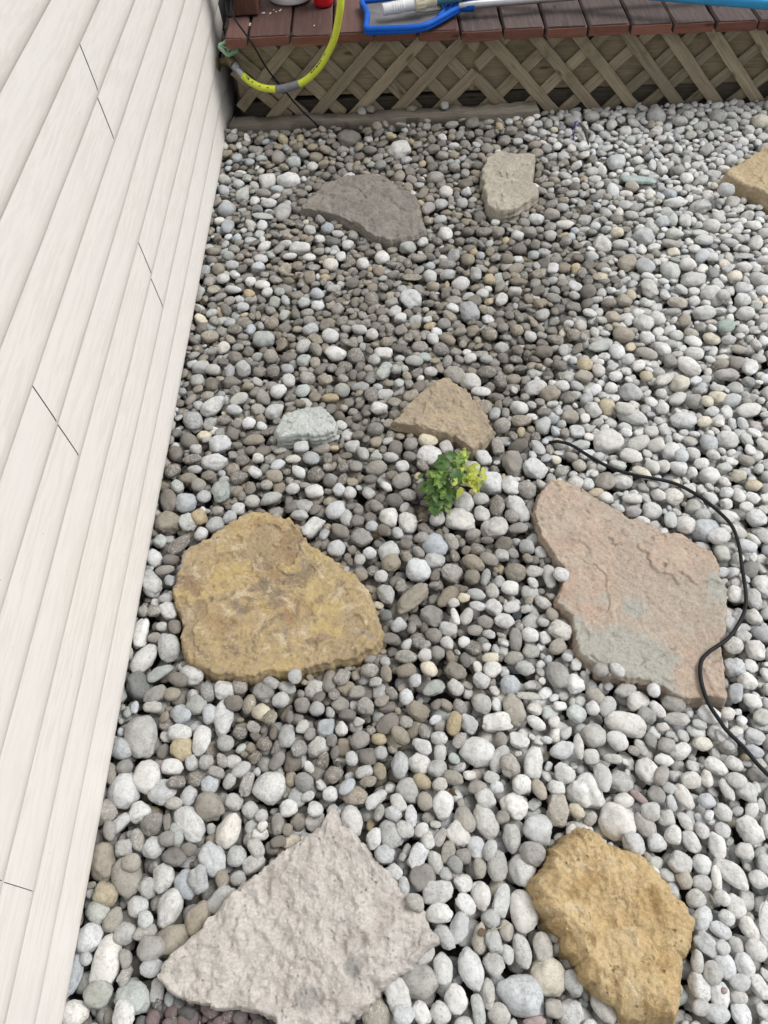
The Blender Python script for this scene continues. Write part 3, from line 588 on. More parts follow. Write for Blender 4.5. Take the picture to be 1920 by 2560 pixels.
# ------------------------------------------------------------------ river stones
# measured stones: x y long short angle colour shape (thirds of a photo pixel from each tile's corner)
HAND = {(130, 1823): '''665 45 350 250 75 Pr;510 145 200 145 35 Se;970 150 182 172 0 Tr;1120 85 225 140 -75 Wr;955 25 200 130 10 Wr;1300 100 130 122 0 Pr;1590 110 120 110 0 Dr;712 362 250 235 40 Wr;830 465 210 200 20 Pa;
535 450 275 245 -80 Wt;905 280 178 115 5 Wr;1045 250 120 100 70 Pk;1155 245 122 115 0 Pr;1235 320 138 78 15 Ga;1415 300 160 110 -35 Pr;1180 415 138 132 0 Sr;1330 390 122 90 -60 Pr;1460 410 190 100 -70 Ga;1624 435 255 245 0 Wr;
930 395 150 95 0 Da;1065 370 140 110 20 Da;1020 500 150 130 90 Sr;1175 580 235 200 45 Ga;915 550 135 95 -10 Pr;650 615 170 150 -30 Wk;400 620 190 190 0 Gr;500 710 185 105 -45 Pk;745 710 185 175 0 Dr;862 690 150 60 80 Dk;
1030 710 330 185 58 Wk;1320 755 255 185 -65 We;932 790 185 98 75 Na;640 830 172 100 80 Gr;755 885 175 155 0 Sr;535 890 145 130 0 Pa;370 1000 292 195 88 Br;920 960 200 130 25 Da;1025 900 130 100 0 Dr;1205 970 255 200 65 Wk;
1385 950 155 150 0 Pr;1530 890 170 110 65 Pk;1510 1005 190 125 -32 Pk;555 1110 290 220 75 Gr;594 1000 145 130 0 Gr;835 1115 210 175 75 Wa;1005 1165 225 165 60 Sr;1095 1130 200 150 80 Sa;1275 1120 145 105 88 Br;1395 1115 125 110 0 Pr;
400 1235 205 160 28 Ta;715 1185 155 140 40 Pa;1260 1280 260 145 -42 Pk;875 1330 292 195 -68 Wr;640 1330 165 150 10 Pr;340 1370 205 160 15 Nr;456 1430 190 140 -50 Br;1085 1415 260 180 -65 Br;700 1430 130 118 80 Pk;540 1530 178 165 -40 Pr;
270 1570 230 200 -60 Wr;740 1650 222 190 20 Gr;895 1580 270 240 -50 Br;403 1745 385 235 -80 We;150 1855 290 140 -72 Sk;740 1790 172 130 0 Pr;335 1985 222 185 10 Nr;615 2010 285 225 30 Nk;790 1950 205 110 -75 Pa;165 2130 222 170 0 Wr;
530 2140 205 185 70 Wr;545 1850 150 100 -60 Ga;550 1720 145 100 85 Gk;250 1720 105 95 0 Pr;540 285 130 118 0 Gr;430 330 185 100 85 Dr;690 1520 190 120 -10 Gr;430 760 100 150 0 Gr;860 820 130 110 0 Gr''',
(814, 1823): '''1145 165 285 228 12 Wr;725 125 168 112 30 Wr;850 65 135 110 20 Wr;860 175 138 98 85 Pk;555 265 215 138 92 Sr;705 255 172 162 45 Wa;835 290 155 130 -30 Pr;955 360 168 108 20 Br;1245 360 125 98 15 Pa;1285 435 105 92 0 Wr;
1380 265 168 150 60 Ga;1562 250 238 148 -78 Wk;1300 215 230 115 -62 Pr;620 460 195 178 40 Pt;725 390 155 110 35 Tr;745 535 145 118 80 Br;855 410 120 98 0 Pr;880 565 215 170 85 Wr;1140 435 150 115 -15 Br;1200 515 155 142 60 Pk;
1420 565 215 195 35 Wa;1470 410 165 150 30 Wr;1603 450 162 100 60 Be;222 495 192 135 5 Br;160 430 150 100 -55 Sr;35 485 118 112 0 Wr;375 525 195 100 -35 Wk;545 550 152 105 60 Wk;505 630 140 110 40 Wa;195 680 242 160 75 Wr;
641 650 165 98 80 Wr;400 622 130 78 -75 Gr;1200 685 280 175 -115 Pe;1002 795 205 175 50 Wa;1325 660 110 105 0 Dk;1396 820 208 140 88 Pr;1592 755 232 222 0 Pr;362 818 165 118 -70 Wr;480 790 215 185 50 Pa;590 755 152 132 40 Pr;
720 755 122 105 -40 Wr;442 930 158 148 0 Sr;692 960 205 135 -65 Wa;768 830 138 110 75 Pk;860 810 150 90 -60 Gk;920 920 180 115 -70 Br;1135 885 170 150 75 Sr;1232 905 160 98 -70 Pr;1035 950 125 115 0 Dr;975 1015 135 105 45 Ka;
1157 1035 155 105 85 Br;1290 1022 225 158 88 Gr;1474 1050 252 222 80 Wr;1550 930 205 170 20 Gr;728 1105 200 185 -25 Dr;840 1215 255 165 -5 Wk;1030 1160 145 138 0 Wr;905 1080 105 100 0 Pr;825 1000 175 110 75 Nr;1168 1250 215 155 80 Wt;
1052 1310 175 125 48 Wr;1320 1290 255 125 -80 Pk;1486 1360 298 212 75 Wr;850 1375 215 145 5 Wr;1005 1488 245 145 -72 Sr;895 1560 205 120 55 Pk;1238 1420 142 135 0 Pr;1158 1565 222 122 -85 Be;1260 1590 185 125 75 Pk;1357 1510 150 112 85 Br;
675 1295 160 115 42 Gr;585 1180 145 90 80 Pr;515 1070 135 105 45 Wk;748 1700 172 108 -48 Pr;882 1795 225 148 85 We;700 1890 300 250 15 Gr;1090 1800 305 188 70 Wr;1268 1760 185 150 60 Pa;1475 1665 242 142 72 Pr;1365 1690 140 100 85 Pr;
1470 1990 390 300 32 Sh;543 2005 285 185 70 Wk;978 2025 210 175 75 Wr;1222 1985 210 98 88 Pr;1148 2110 220 98 82 Nk;715 2130 172 130 60 Wk;860 2130 165 150 45 Wr;585 2150 170 150 20 Sr;382 2135 235 215 30 Br;1300 2140 175 165 0 Pr;
1570 2195 180 80 -15 Rk;1632 1630 205 150 80 Pr;318 200 150 140 15 Dr;255 75 155 140 -40 Gr;1005 80 140 95 -45 Gr;410 175 110 100 0 Pr;195 220 115 100 60 Pr;285 320 140 100 -25 Pa;405 315 135 100 80 Br;320 390 135 85 -20 Br;60 340 150 130 0 Dr;1040 680 200 150 60 Br''',
(1367, 1823): '''355 45 190 185 30 Pr;530 80 175 150 30 Wr;120 155 202 128 -12 Wr;240 130 192 80 80 Pr;335 205 128 120 0 Nr;500 220 150 72 5 Pr;130 330 168 145 30 Wr;300 450 310 275 15 Wh;555 390 202 158 22 Gr;425 360 220 135 80 Pr;760 320 205 165 60 Wa;
580 530 155 112 0 Wr;70 435 130 108 0 Pk;85 600 250 160 -80 Ba;225 612 135 100 48 Tr;537 695 288 265 20 Wr;692 507 150 62 42 Rk;780 618 148 138 0 Sa;900 662 138 122 0 Pa;738 710 205 145 62 Gr;650 855 185 155 60 Sr;830 850 145 138 20 Wt;
950 785 148 125 -80 Wt;1082 840 170 120 55 Wa;1040 690 150 95 52 Wr;1165 755 130 105 70 Mr;1325 620 142 128 60 Wr;1320 755 122 118 0 Sr;1280 870 192 128 80 Wr;1490 915 148 128 0 Wr;1527 755 205 165 55 Wa;1002 1000 180 160 15 Wk;
1165 1015 148 142 0 Wr;1163 1155 145 118 0 Pr;1035 1130 145 115 60 Ba;1388 1078 292 160 42 Wr;1275 1120 185 82 78 Wr;1120 1270 148 138 0 Pr;1317 1262 125 118 0 Wr;1420 1330 178 142 75 Wr;1165 1420 195 138 -65 Sr;1307 1505 168 118 28 Wr;
1350 1412 122 108 30 Wr;1522 1497 180 125 55 We;1197 1615 198 150 42 Sa;1318 1635 115 110 0 Pr;1422 1617 125 105 60 Pr;1573 1655 158 145 40 Wr;1130 1742 165 95 85 Pr;1338 1780 185 165 60 Wt;1492 1772 185 145 65 Wr;1250 1830 170 150 80 Pr;
1152 1925 208 170 75 Wr;1300 1998 190 160 80 Wr;1455 1900 165 120 -10 Sr;1600 1935 180 120 60 Wa;1160 2085 145 115 0 Pr;1270 2132 205 135 5 Sr;1465 2142 185 150 80 Wr;1445 2010 125 95 0 Pr;1645 1440 280 100 85 Wr;1590 1125 140 128 0 Wr;
1085 378 168 128 -15 Wr;1030 505 205 122 60 Wr;1200 535 130 108 0 Sa;1355 455 165 88 62 Wr;1430 382 148 122 15 Wr;1500 462 178 135 35 Pa;882 230 138 92 22 Wr;1005 165 175 118 -22 Wr;1172 107 172 108 0 Yr;1270 278 185 115 28 Wk;1410 255 145 112 25 Wr;
1555 165 152 98 12 Sr;1380 120 112 80 10 Wr;900 120 135 125 0 Ga;1200 368 130 90 80 Wr;915 440 110 92 0 Nr;825 492 140 125 50 Gk;935 555 122 80 65 Pa;860 345 165 105 -65 Ga;195 1905 190 130 60 Pa;430 2090 230 145 50 Pr;180 2125 195 180 0 Sa;60 2095 140 130 0 Ga;1330 1960 50 45 0 Rk;
15 1852 285 270 20 Yr''',
(261, 1086): '''865 70 165 142 -30 Wk;820 200 208 125 3 Wr;655 180 152 75 -5 Dr;530 140 132 108 70 Dr;510 270 125 115 0 Dr;685 105 100 82 30 Pa;675 258 118 65 5 Pr;630 325 140 88 -5 Br;545 385 128 92 48 Nk;605 510 172 155 0 Sr;480 490 195 128 75 Dr;745 460 108 102 0 Pr;
873 430 170 138 88 Nk;705 375 112 105 0 Gr;780 305 122 85 0 Dr;480 665 205 185 25 Ba;617 655 155 128 70 Na;710 620 132 118 70 Tk;720 740 112 104 0 Wr;830 670 145 130 0 Pr;937 620 112 105 0 Sk;1000 555 102 95 0 Wr;850 565 90 80 0 Gr;550 828 212 115 -42 Dr;
415 795 112 98 20 Na;500 935 132 88 0 Dr;370 925 142 118 40 Wa;345 1110 235 150 60 Wa;450 1015 160 70 -5 Gr;490 1095 92 80 80 Sr;465 1225 112 80 0 Pr;480 1320 155 128 70 Wk;375 1322 112 98 0 Gk;290 1322 100 90 0 Gr;265 1490 225 132 -82 Wk;
480 1590 222 168 85 Pr;425 1440 80 70 0 Pr;375 1520 100 80 0 Gr;525 1435 130 98 70 Dr;291 1682 258 155 -58 We;415 1785 205 98 -30 Nr;255 1885 222 185 60 Ka;650 1800 198 148 25 Wr;555 1835 152 105 20 Dr;380 1950 188 118 -30 Ga;505 1945 132 110 -30 Br;
360 2040 168 88 12 Pa;690 2032 168 148 20 Ne;575 2095 172 138 42 Sk;770 1930 150 108 80 Ga;896 1917 168 152 20 Wr;1015 1882 138 125 60 Gr;965 2012 148 118 -5 Dr;1080 2020 158 108 -75 Br;888 2130 275 158 -80 Wr;785 2095 152 108 85 Sk;1175 2080 142 130 40 Yk;
1247 1857 138 92 25 Pa;1370 1897 142 95 15 Sr;1430 1812 122 108 60 Pr;1195 1932 168 148 50 Ga;1320 1992 138 118 -20 Pr;1480 2026 122 114 0 Gr;1560 692 205 118 -45 Wk;1460 602 148 82 8 Pa;1245 480 178 92 -25 Na;1410 402 108 95 0 Wr;1575 420 150 110 10 Wr;
1550 175 128 114 0 Sr;1415 182 120 65 3 Wr;1475 92 118 88 -10 Wk;1460 278 132 82 42 Wr;1130 282 112 82 30 Wa;1120 38 168 90 -3 Br;1590 2052 122 108 0 Pr;1090 400 110 90 80 Dr;1010 320 140 95 -15 Da;1110 495 120 110 0 Pr;1275 310 140 110 15 Br;1245 2120 115 105 0 Br;1150 175 90 75 0 Wa;1215 375 95 85 0 Gr''',
(814, 1086): '''785 160 190 165 30 Wk;770 40 148 115 20 Yr;905 92 130 100 80 Wk;1240 360 205 190 20 Wk;1032 500 185 155 60 Wr;1166 480 122 98 20 Pr;1175 595 132 118 70 Wr;1015 640 238 175 8 Wk;1266 700 208 150 -12 Wa;836 625 122 120 0 Wr;619 655 162 145 80 Wr;
480 622 150 145 60 Wt;1288 535 188 114 88 Dr;1442 555 232 135 58 Wk;1388 380 172 138 60 Wr;1512 410 150 138 40 Gr;1405 222 195 155 75 Ga;1570 247 192 152 20 Wa;1187 166 138 112 60 Wk;1290 82 152 98 85 Gk;571 345 152 128 -35 Gr;381 250 168 112 -5 Gr;
614 450 142 90 15 Gr;520 490 142 112 15 Dr;75 570 158 142 -20 Wr;101 410 102 90 50 Wr;180 434 104 98 0 Wr;457 390 102 58 35 Wa;470 872 188 162 -65 Wr;270 770 168 138 35 Gk;80 850 138 134 0 Sr;690 1012 198 188 50 Wr;650 1225 335 145 -42 Bk;
820 830 195 182 60 Sr;818 937 162 120 0 Pr;942 1040 168 140 15 Ga;456 1197 162 128 70 Pt;416 1060 104 98 0 Wr;259 1046 118 110 40 Br;1421 1026 162 150 30 Br;1381 1150 138 120 0 Wr;1099 1066 122 116 0 Br;1226 932 148 102 12 Gr;1110 960 185 120 30 Br;
1341 1397 158 114 8 Wr;915 1216 200 115 -42 Br;1035 1221 100 78 0 Yr;1260 1290 145 118 30 Wa;1056 1362 148 98 -68 Pr;970 1362 142 58 72 Wr;603 1665 175 108 5 Gr;976 1772 178 142 20 Ba;775 1752 145 108 38 Yr;1246 1757 142 128 -40 Wr;1236 1675 128 78 0 Yr;
1166 1846 135 112 30 Wk;808 1900 180 112 -18 Nr;604 1966 125 108 70 Wr;675 1842 112 95 70 Wr;975 1892 138 108 45 Wk;688 2070 195 135 25 Ba;1174 2016 168 148 60 Pr;1416 2062 248 160 70 Br;1288 2152 240 145 -5 Wk;965 2165 185 110 -75 Tr;1070 2165 170 135 55 Sa;
303 2042 145 125 50 Gr;747 1652 122 106 -20 Wr;842 1632 120 102 80 Gr;915 1566 106 95 60 Wt;810 1500 135 105 40 Gr;470 1527 165 88 3 Dr;546 1426 132 106 -25 Pa;454 1357 96 90 0 Kr;1535 1505 132 122 40 Wr;1428 1540 180 98 85 Gr;1541 1622 135 120 0 Gr;
1411 1672 148 102 -15 Gr;1500 1750 145 112 30 Pr;1527 1960 198 62 5 Na;1580 2162 158 100 35 Wr;1225 1495 102 65 20 Wr;1198 1405 128 105 0 Gr;1120 1466 122 88 -5 Gr;1396 1290 138 92 -22 Wr;1566 1022 138 92 5 Pr;455 1790 140 90 75 Br;330 1765 140 110 -10 Gr;605 1770 160 110 -20 Ba;
1200 1065 140 75 -80 Pr;1300 1100 100 85 -50 Sa;945 800 145 95 60 Gk;720 770 120 85 0 Gr;440 720 120 90 45 Dr;110 720 160 105 30 Dr;1210 790 105 55 5 Dr;1105 745 120 90 -15 Gr;490 960 150 130 -40 Br;1445 700 150 90 0 Gr;1400 610 120 100 20 Gr;1510 840 120 110 0 Pa;1320 900 110 90 0 Pa;240 640 105 100 0 Dr;155 620 150 100 75 Pr;130 240 95 85 80 Dr;225 235 105 90 0 Gr;200 85 125 110 25 Pa;280 135 125 85 60 Pr;380 165 95 70 0 Na;490 165 125 85 10 Pr;640 65 110 110 0 Gr;575 235 105 100 0 Wr;630 160 100 75 0 Dr;730 230 110 80 50 Dr;345 685 98 85 0 Sr;540 735 105 80 60 Pr;255 935 95 88 80 Pr;330 885 110 98 0 Wr;1250 1170 120 100 70 Pr;1130 1195 150 95 15 Pr;1140 1285 130 75 5 Wr;960 1260 90 75 0 Wr''',
(1367, 1086): '''460 55 230 185 -20 Wr;690 60 195 108 -32 Pr;820 80 132 105 -10 Wr;930 122 142 122 -60 Wa;635 157 172 112 20 Wr;1222 55 145 128 60 Sr;1360 32 175 128 10 Wr;715 285 155 85 35 Yr;440 350 158 145 10 Dr;562 330 175 148 15 Wr;220 356 125 108 20 Wr;
306 370 100 95 0 Wr;370 435 122 78 -5 Tr;442 475 122 88 10 Wa;642 480 152 82 2 Wr;790 566 146 130 0 Wr;956 460 150 142 0 Wr;1044 676 160 152 30 Wr;1192 712 215 180 -15 Sk;1294 757 185 138 -18 Wr;1110 530 135 118 -40 Pr;650 572 122 98 10 Mr;
530 550 114 80 30 Pr;928 642 142 98 80 Nk;845 450 112 98 40 Wr;1180 592 130 98 -5 Sr;1318 887 130 115 75 Nk;1340 612 182 108 8 Wr;1500 832 155 95 12 Wr;1575 622 155 138 30 Wr;1424 1195 148 130 10 Wk;1552 1232 160 118 70 Pk;1432 1116 112 78 0 Mr;
1550 1366 120 108 60 Wa;1612 1490 150 130 20 Sa;1566 1610 155 138 80 Wk;1402 1577 165 128 -5 Wr;1410 1742 150 130 0 Sa;1506 1846 148 132 40 Wr;1420 1936 165 108 -80 Sa;1540 1996 150 108 25 Wr;1380 1420 135 110 60 Wr;1475 1510 132 88 0 Pr;
85 1800 220 162 70 Gr;207 1866 158 132 70 Wa;410 1762 122 108 20 Gr;531 1762 130 95 45 Pr;590 1912 168 108 -15 Gr;806 1916 106 94 70 Wr;680 1996 165 140 -10 Wk;954 2012 185 142 22 Br;832 2060 152 92 42 Wr;755 2103 142 118 30 Ka;225 2092 152 146 0 Nr;
456 2040 162 120 -62 Pr;346 2050 112 102 70 Wr;590 2162 315 175 18 Wr;106 1472 182 132 28 Wk;80 1592 142 108 -32 Br;110 1046 118 104 0 Wr;20 1060 200 100 80 Pr;1222 2100 185 128 15 Wr;975 2130 192 108 10 Pr;1360 2092 112 98 0 Wr;370 1958 172 105 40 Br;
1090 282 95 78 80 Wr;1222 302 145 122 25 Wa;1440 302 118 102 0 Yr;1555 377 125 85 10 Tr;1500 187 132 82 8 Br;325 480 1 1 0 Dr;245 225 110 90 20 Br;115 270 105 80 0 Gr;190 160 110 75 0 Dr;530 225 145 70 5 Na;795 235 120 110 60 Wr;875 235 100 95 0 Wr;985 245 150 110 25 Wa;1010 155 115 105 60 Pr;1100 140 115 110 0 Wr;1350 430 105 90 -30 Wr;1440 455 120 85 60 Wr;1540 470 120 95 25 Wk;1350 520 95 85 -20 Wa;1495 540 110 80 -10 Wr;1255 150 105 90 40 Wr;1160 215 120 85 -25 Wr;1335 245 110 80 -20 Pa;720 640 110 55 20 Wa''',
(430, 349): '''878 297 192 135 8 Wr;720 305 152 132 60 Wa;400 515 155 125 -10 Sr;830 545 155 112 -65 Pr;955 806 168 105 -3 Wk;884 870 108 50 -8 Wr;1028 880 102 64 5 Wr;665 890 108 64 5 Wr;648 952 96 88 15 Wk;1188 930 120 110 60 Wr;1430 922 98 94 0 Wr;460 1117 138 58 12 Wr;
588 1062 85 78 0 Wr;676 1085 112 72 -10 Wr;710 1136 88 84 0 Wr;382 1038 95 78 -20 Wr;690 1495 166 130 8 Nr;1226 1600 168 112 3 Wr;1040 1416 128 82 -20 Pr;1186 1466 132 104 5 Wr;745 1370 112 98 30 Br;1500 1455 98 92 0 Wr;1406 1420 132 74 15 Pr;
986 1652 108 92 -50 Nk;866 1716 106 78 12 Sr;878 1800 112 98 60 Wr;535 1715 122 114 60 Pa;186 1800 112 90 0 Nr;800 1880 122 108 10 Wr;1274 1872 125 118 0 Nr;1185 1932 138 70 2 Tr;1146 1796 122 88 20 Br;310 1990 215 130 -40 Wt;500 1942 152 100 -38 Pr;
468 2022 132 78 15 Se;770 2032 148 112 -45 Pa;576 2120 108 94 10 Wr;160 2100 160 140 40 Pr;280 1472 136 96 -12 Br;740 1620 122 106 15 Gr;1320 786 92 74 -10 Wr;1090 1240 108 72 20 Wr;990 1214 94 88 0 Nr;215 1705 142 105 -10 Pa;305 1722 118 88 8 Pr;
415 650 120 95 -70 Sr;530 410 125 100 -65 Na;725 470 128 76 -12 Wr;680 570 172 58 5 Nr;918 165 108 86 15 Nr;1054 195 88 84 0 Wr;1575 880 122 108 15 Wr;620 460 90 75 -80 Wa;640 520 90 60 0 Ka;675 640 85 85 0 Wr;790 455 1 1 0 Wr;500 330 90 80 60 Sr;490 135 80 75 0 Sr;795 125 100 90 0 Gr;580 165 85 60 30 Sr;1035 675 90 65 10 Pa;425 870 85 70 0 Na;1010 1200 1 1 0 Wr;880 800 1 1 0 Wr;300 1830 125 110 60 Dr;265 1920 110 75 -10 Br;655 1735 100 85 30 Dr;760 1730 115 105 60 Dr;470 1420 120 80 -5 Dr;685 395 120 62 3 Gr;530 1250 95 70 -5 Sr;850 1200 100 60 60 Sr;1090 1150 110 90 40 Sr;590 1420 90 70 -60 Sr;1085 1570 120 80 55 Ga;985 1545 120 95 -40 Pr;1165 660 100 90 0 Sr;1100 970 1 1 0 Dr''',
(900, 349): '''292 76 168 150 30 Wa;562 280 135 108 -25 Gr;645 387 104 92 0 Wr;610 480 102 90 0 Pr;510 512 118 96 -55 Mr;640 702 125 115 70 We;360 802 118 106 -40 Na;470 766 95 70 -25 Wa;766 472 95 84 60 Pr;796 390 82 68 0 Wa;756 1070 152 122 -42 Wr;380 1190 172 155 60 Wk;
820 1292 162 135 60 Pa;1280 1470 106 94 70 Wr;530 1020 115 98 40 Wr;655 1010 120 85 -30 Pa;868 1000 115 92 80 Pa;1160 1132 108 76 5 Wa;920 1150 98 76 -10 Wr;1062 1196 108 84 -55 Wa;1180 716 94 72 10 Wr;1430 715 88 82 50 Wr;1440 560 124 92 20 Gr;
1536 632 142 66 3 Wr;1320 595 118 74 10 Wa;302 1330 98 78 10 Wa;260 1282 118 98 -70 Wr;550 1490 104 86 60 Wt;660 1496 128 78 30 Br;975 1452 150 115 50 Br;172 1600 146 86 12 Wk;106 1645 98 88 0 Pr;182 1730 178 98 -55 Na;406 1655 138 84 8 Nr;
828 1636 92 84 20 Wr;716 1760 165 145 40 Gr;828 1812 172 132 32 Wr;906 1886 152 80 -5 Wr;1314 1856 182 120 -25 Wr;1428 1900 155 132 -20 Br;1518 1842 118 100 20 Wr;1196 2002 142 114 5 Wr;1008 2052 118 88 -60 Sr;1066 2136 132 122 0 Gr;1210 2106 152 98 5 Br;
1368 1306 118 92 -40 Pr;1372 2140 135 110 -60 Pa;140 2010 132 98 -5 Wa;950 1740 152 108 0 Dr;530 1735 104 78 0 Wr;880 1820 1 1 0 Wr;430 1820 1 1 0 Wr;270 1720 80 70 0 Na;525 945 80 65 0 Sr;905 865 70 62 0 Sr;1300 860 85 75 -30 Sr;905 780 85 40 45 Ka;440 885 120 65 -5 Gr;390 1030 150 55 2 Br;810 895 105 98 0 Br;705 200 90 70 0 Gr;505 605 85 80 60 Br;1195 815 110 85 15 Dr;930 690 130 80 -5 Dr;1035 690 100 85 10 Gr;1270 690 130 75 10 Ga;1190 1060 140 70 12 Br;1180 1425 105 95 20 Br;1380 1590 140 95 5 Da;1500 1690 130 75 -10 Da''',
(1367, 349): '''415 777 152 138 60 Wr;604 926 152 138 -70 Br;740 946 155 118 15 Pr;935 987 158 150 60 Nt;1060 932 132 104 10 Wt;735 722 172 145 30 Sa;555 780 122 74 15 Wr;526 692 98 84 -15 Yr;1234 642 132 116 20 Wr;1040 602 115 94 60 Wr;965 466 178 78 4 Wr;1152 502 175 108 -10 Pa;
520 162 182 138 -70 Pr;1100 1050 205 108 -12 Pr;1252 1160 175 158 30 Wk;770 1110 172 125 65 Pk;730 1362 156 134 15 Wr;580 1456 168 118 8 Br;832 1332 135 108 30 Wr;866 1562 150 98 50 Wk;755 1482 112 106 70 Wk;1066 1690 200 122 32 Wr;1236 1490 132 88 12 Yr;
630 1886 188 165 10 Sr;992 1822 150 136 -30 Yr;885 1790 205 86 -35 Wr;750 1766 102 88 50 Tr;1605 1040 164 112 10 Wr;1410 1026 118 102 -50 Yr;1475 1196 118 112 60 Wr;1530 1700 162 115 -75 Wr;1425 1666 132 106 -10 Br;1310 1675 112 78 -5 Br;1386 1950 158 104 -28 Sr;
1510 2030 185 112 -15 Wr;1092 1950 135 118 30 Ka;1205 1957 94 86 0 Yr;1282 1930 148 92 5 Yr;1025 2096 195 122 10 Wr;1180 2112 108 84 -20 Yr;530 1585 138 110 55 Wr;400 1542 195 98 -15 Nr;285 1682 118 108 0 Tr;455 2000 138 118 60 Tr;590 2012 155 86 12 Wr;
345 2022 138 106 60 Pa;1345 1392 138 120 -50 La;1182 1300 160 112 -20 Wk;1490 1300 132 106 10 Wk;640 2070 255 130 25 Pr;870 2010 98 90 0 Wr;690 298 265 75 8 Lk;640 348 110 80 10 Br;1345 370 118 105 0 Pr;990 225 95 80 20 Gr;870 225 80 70 0 Wt;1050 285 100 90 60 Wr;870 610 110 80 -15 Sr;945 600 80 90 0 Na;935 780 150 70 5 Ga;1180 750 140 85 -5 Wr;1150 700 130 55 0 Wr;960 705 130 80 0 Na;1165 870 120 90 -50 Sr;1240 880 90 85 0 Wr;980 1220 150 85 5 Br;580 1205 120 90 10 Ba;465 1215 115 70 0 Br;1035 1350 120 90 -75 Br;1145 1410 85 75 0 Da;945 1285 130 60 -5 Gr;1085 1450 110 75 20 Br;1330 1160 90 85 0 Pr;750 1600 165 95 20 Gr;925 1655 110 90 60 Da;1355 1760 190 85 5 Ma;1515 1815 95 80 30 Ka;1110 1600 135 95 0 Wr;1100 1510 130 90 20 Wr;1365 1495 110 75 0 Pr;1590 1640 100 85 0 Mr;1440 1570 130 60 5 Br;610 1645 95 90 -60 Wr;690 1690 110 90 -60 Wr;520 1765 120 85 -25 Wr;390 1725 110 90 50 Wr;300 1935 120 85 -40 Sr;980 1940 150 90 -25 Pr;1400 890 1 1 0 Wr;1570 770 130 100 -60 Wr;1480 870 140 45 5 Pr;1480 950 125 80 5 Wr;1300 1260 1 1 0 Wr;200 1460 100 90 20 Br;225 1380 1 1 0 Br'''}
# pebbles perched on the timber (x y long short angle colour shape, photo pixels)
PERCH = [(905, 278, 24, 21, 60, 'W', 'r'), (927, 273, 21, 16, 10, 'B', 'r'), (1030, 272, 26, 15, 0, 'B', 'r'), (1112, 263, 27, 20, 70, 'W', 'k'), (943, 301, 36, 22, 75, 'P', 'r'), (972, 296, 32, 30, 30, 'W', 'a'), (1368, 280, 40, 36, 20, 'P', 'r'), (1571, 257, 30, 26, -40, 'W', 'r'), (1413, 283, 32, 30, 0, 'S', 'r'), (1480, 290, 40, 26, -20, 'P', 'r'), (1523, 262, 28, 24, 0, 'P', 'r'),
         (1642, 285, 50, 46, 60, 'P', 'r'), (1902, 300, 52, 38, -25, 'Y', 'r'), (873, 343, 56, 54, 30, 'D', 'r'), (1370, 308, 24, 24, 0, 'N', 'r'), (1433, 300, 40, 30, -10, 'P', 'r'), (1530, 310, 28, 34, 0, 'P', 'r'), (1611, 270, 44, 26, -20, 'P', 'a'), (1795, 290, 40, 34, 20, 'P', 'a'), (1700, 300, 40, 24, 0, 'P', 'r')]
PAL = {'W': (.505, .508, .50), 'P': (.372, .377, .369), 'G': (.258, .247, .228), 'D': (.178, .166, .148), 'B': (.25, .224, .182), 'T': (.38, .32, .21), 'N': (.345, .368, .350), 'S': (.375, .395, .410), 'K': (.17, .18, .178), 'R': (.22, .14, .135), 'Y': (.52, .48, .385), 'M': (.35, .335, .338), 'L': (.29, .36, .34)}
CNAME = {'W': 'white', 'P': 'pale grey', 'G': 'mid grey', 'D': 'dark brown-grey', 'B': 'brown', 'T': 'tan', 'N': 'greenish grey', 'S': 'bluish grey', 'K': 'slate black', 'R': 'brick red', 'Y': 'cream', 'M': 'mauve', 'L': 'teal green'}

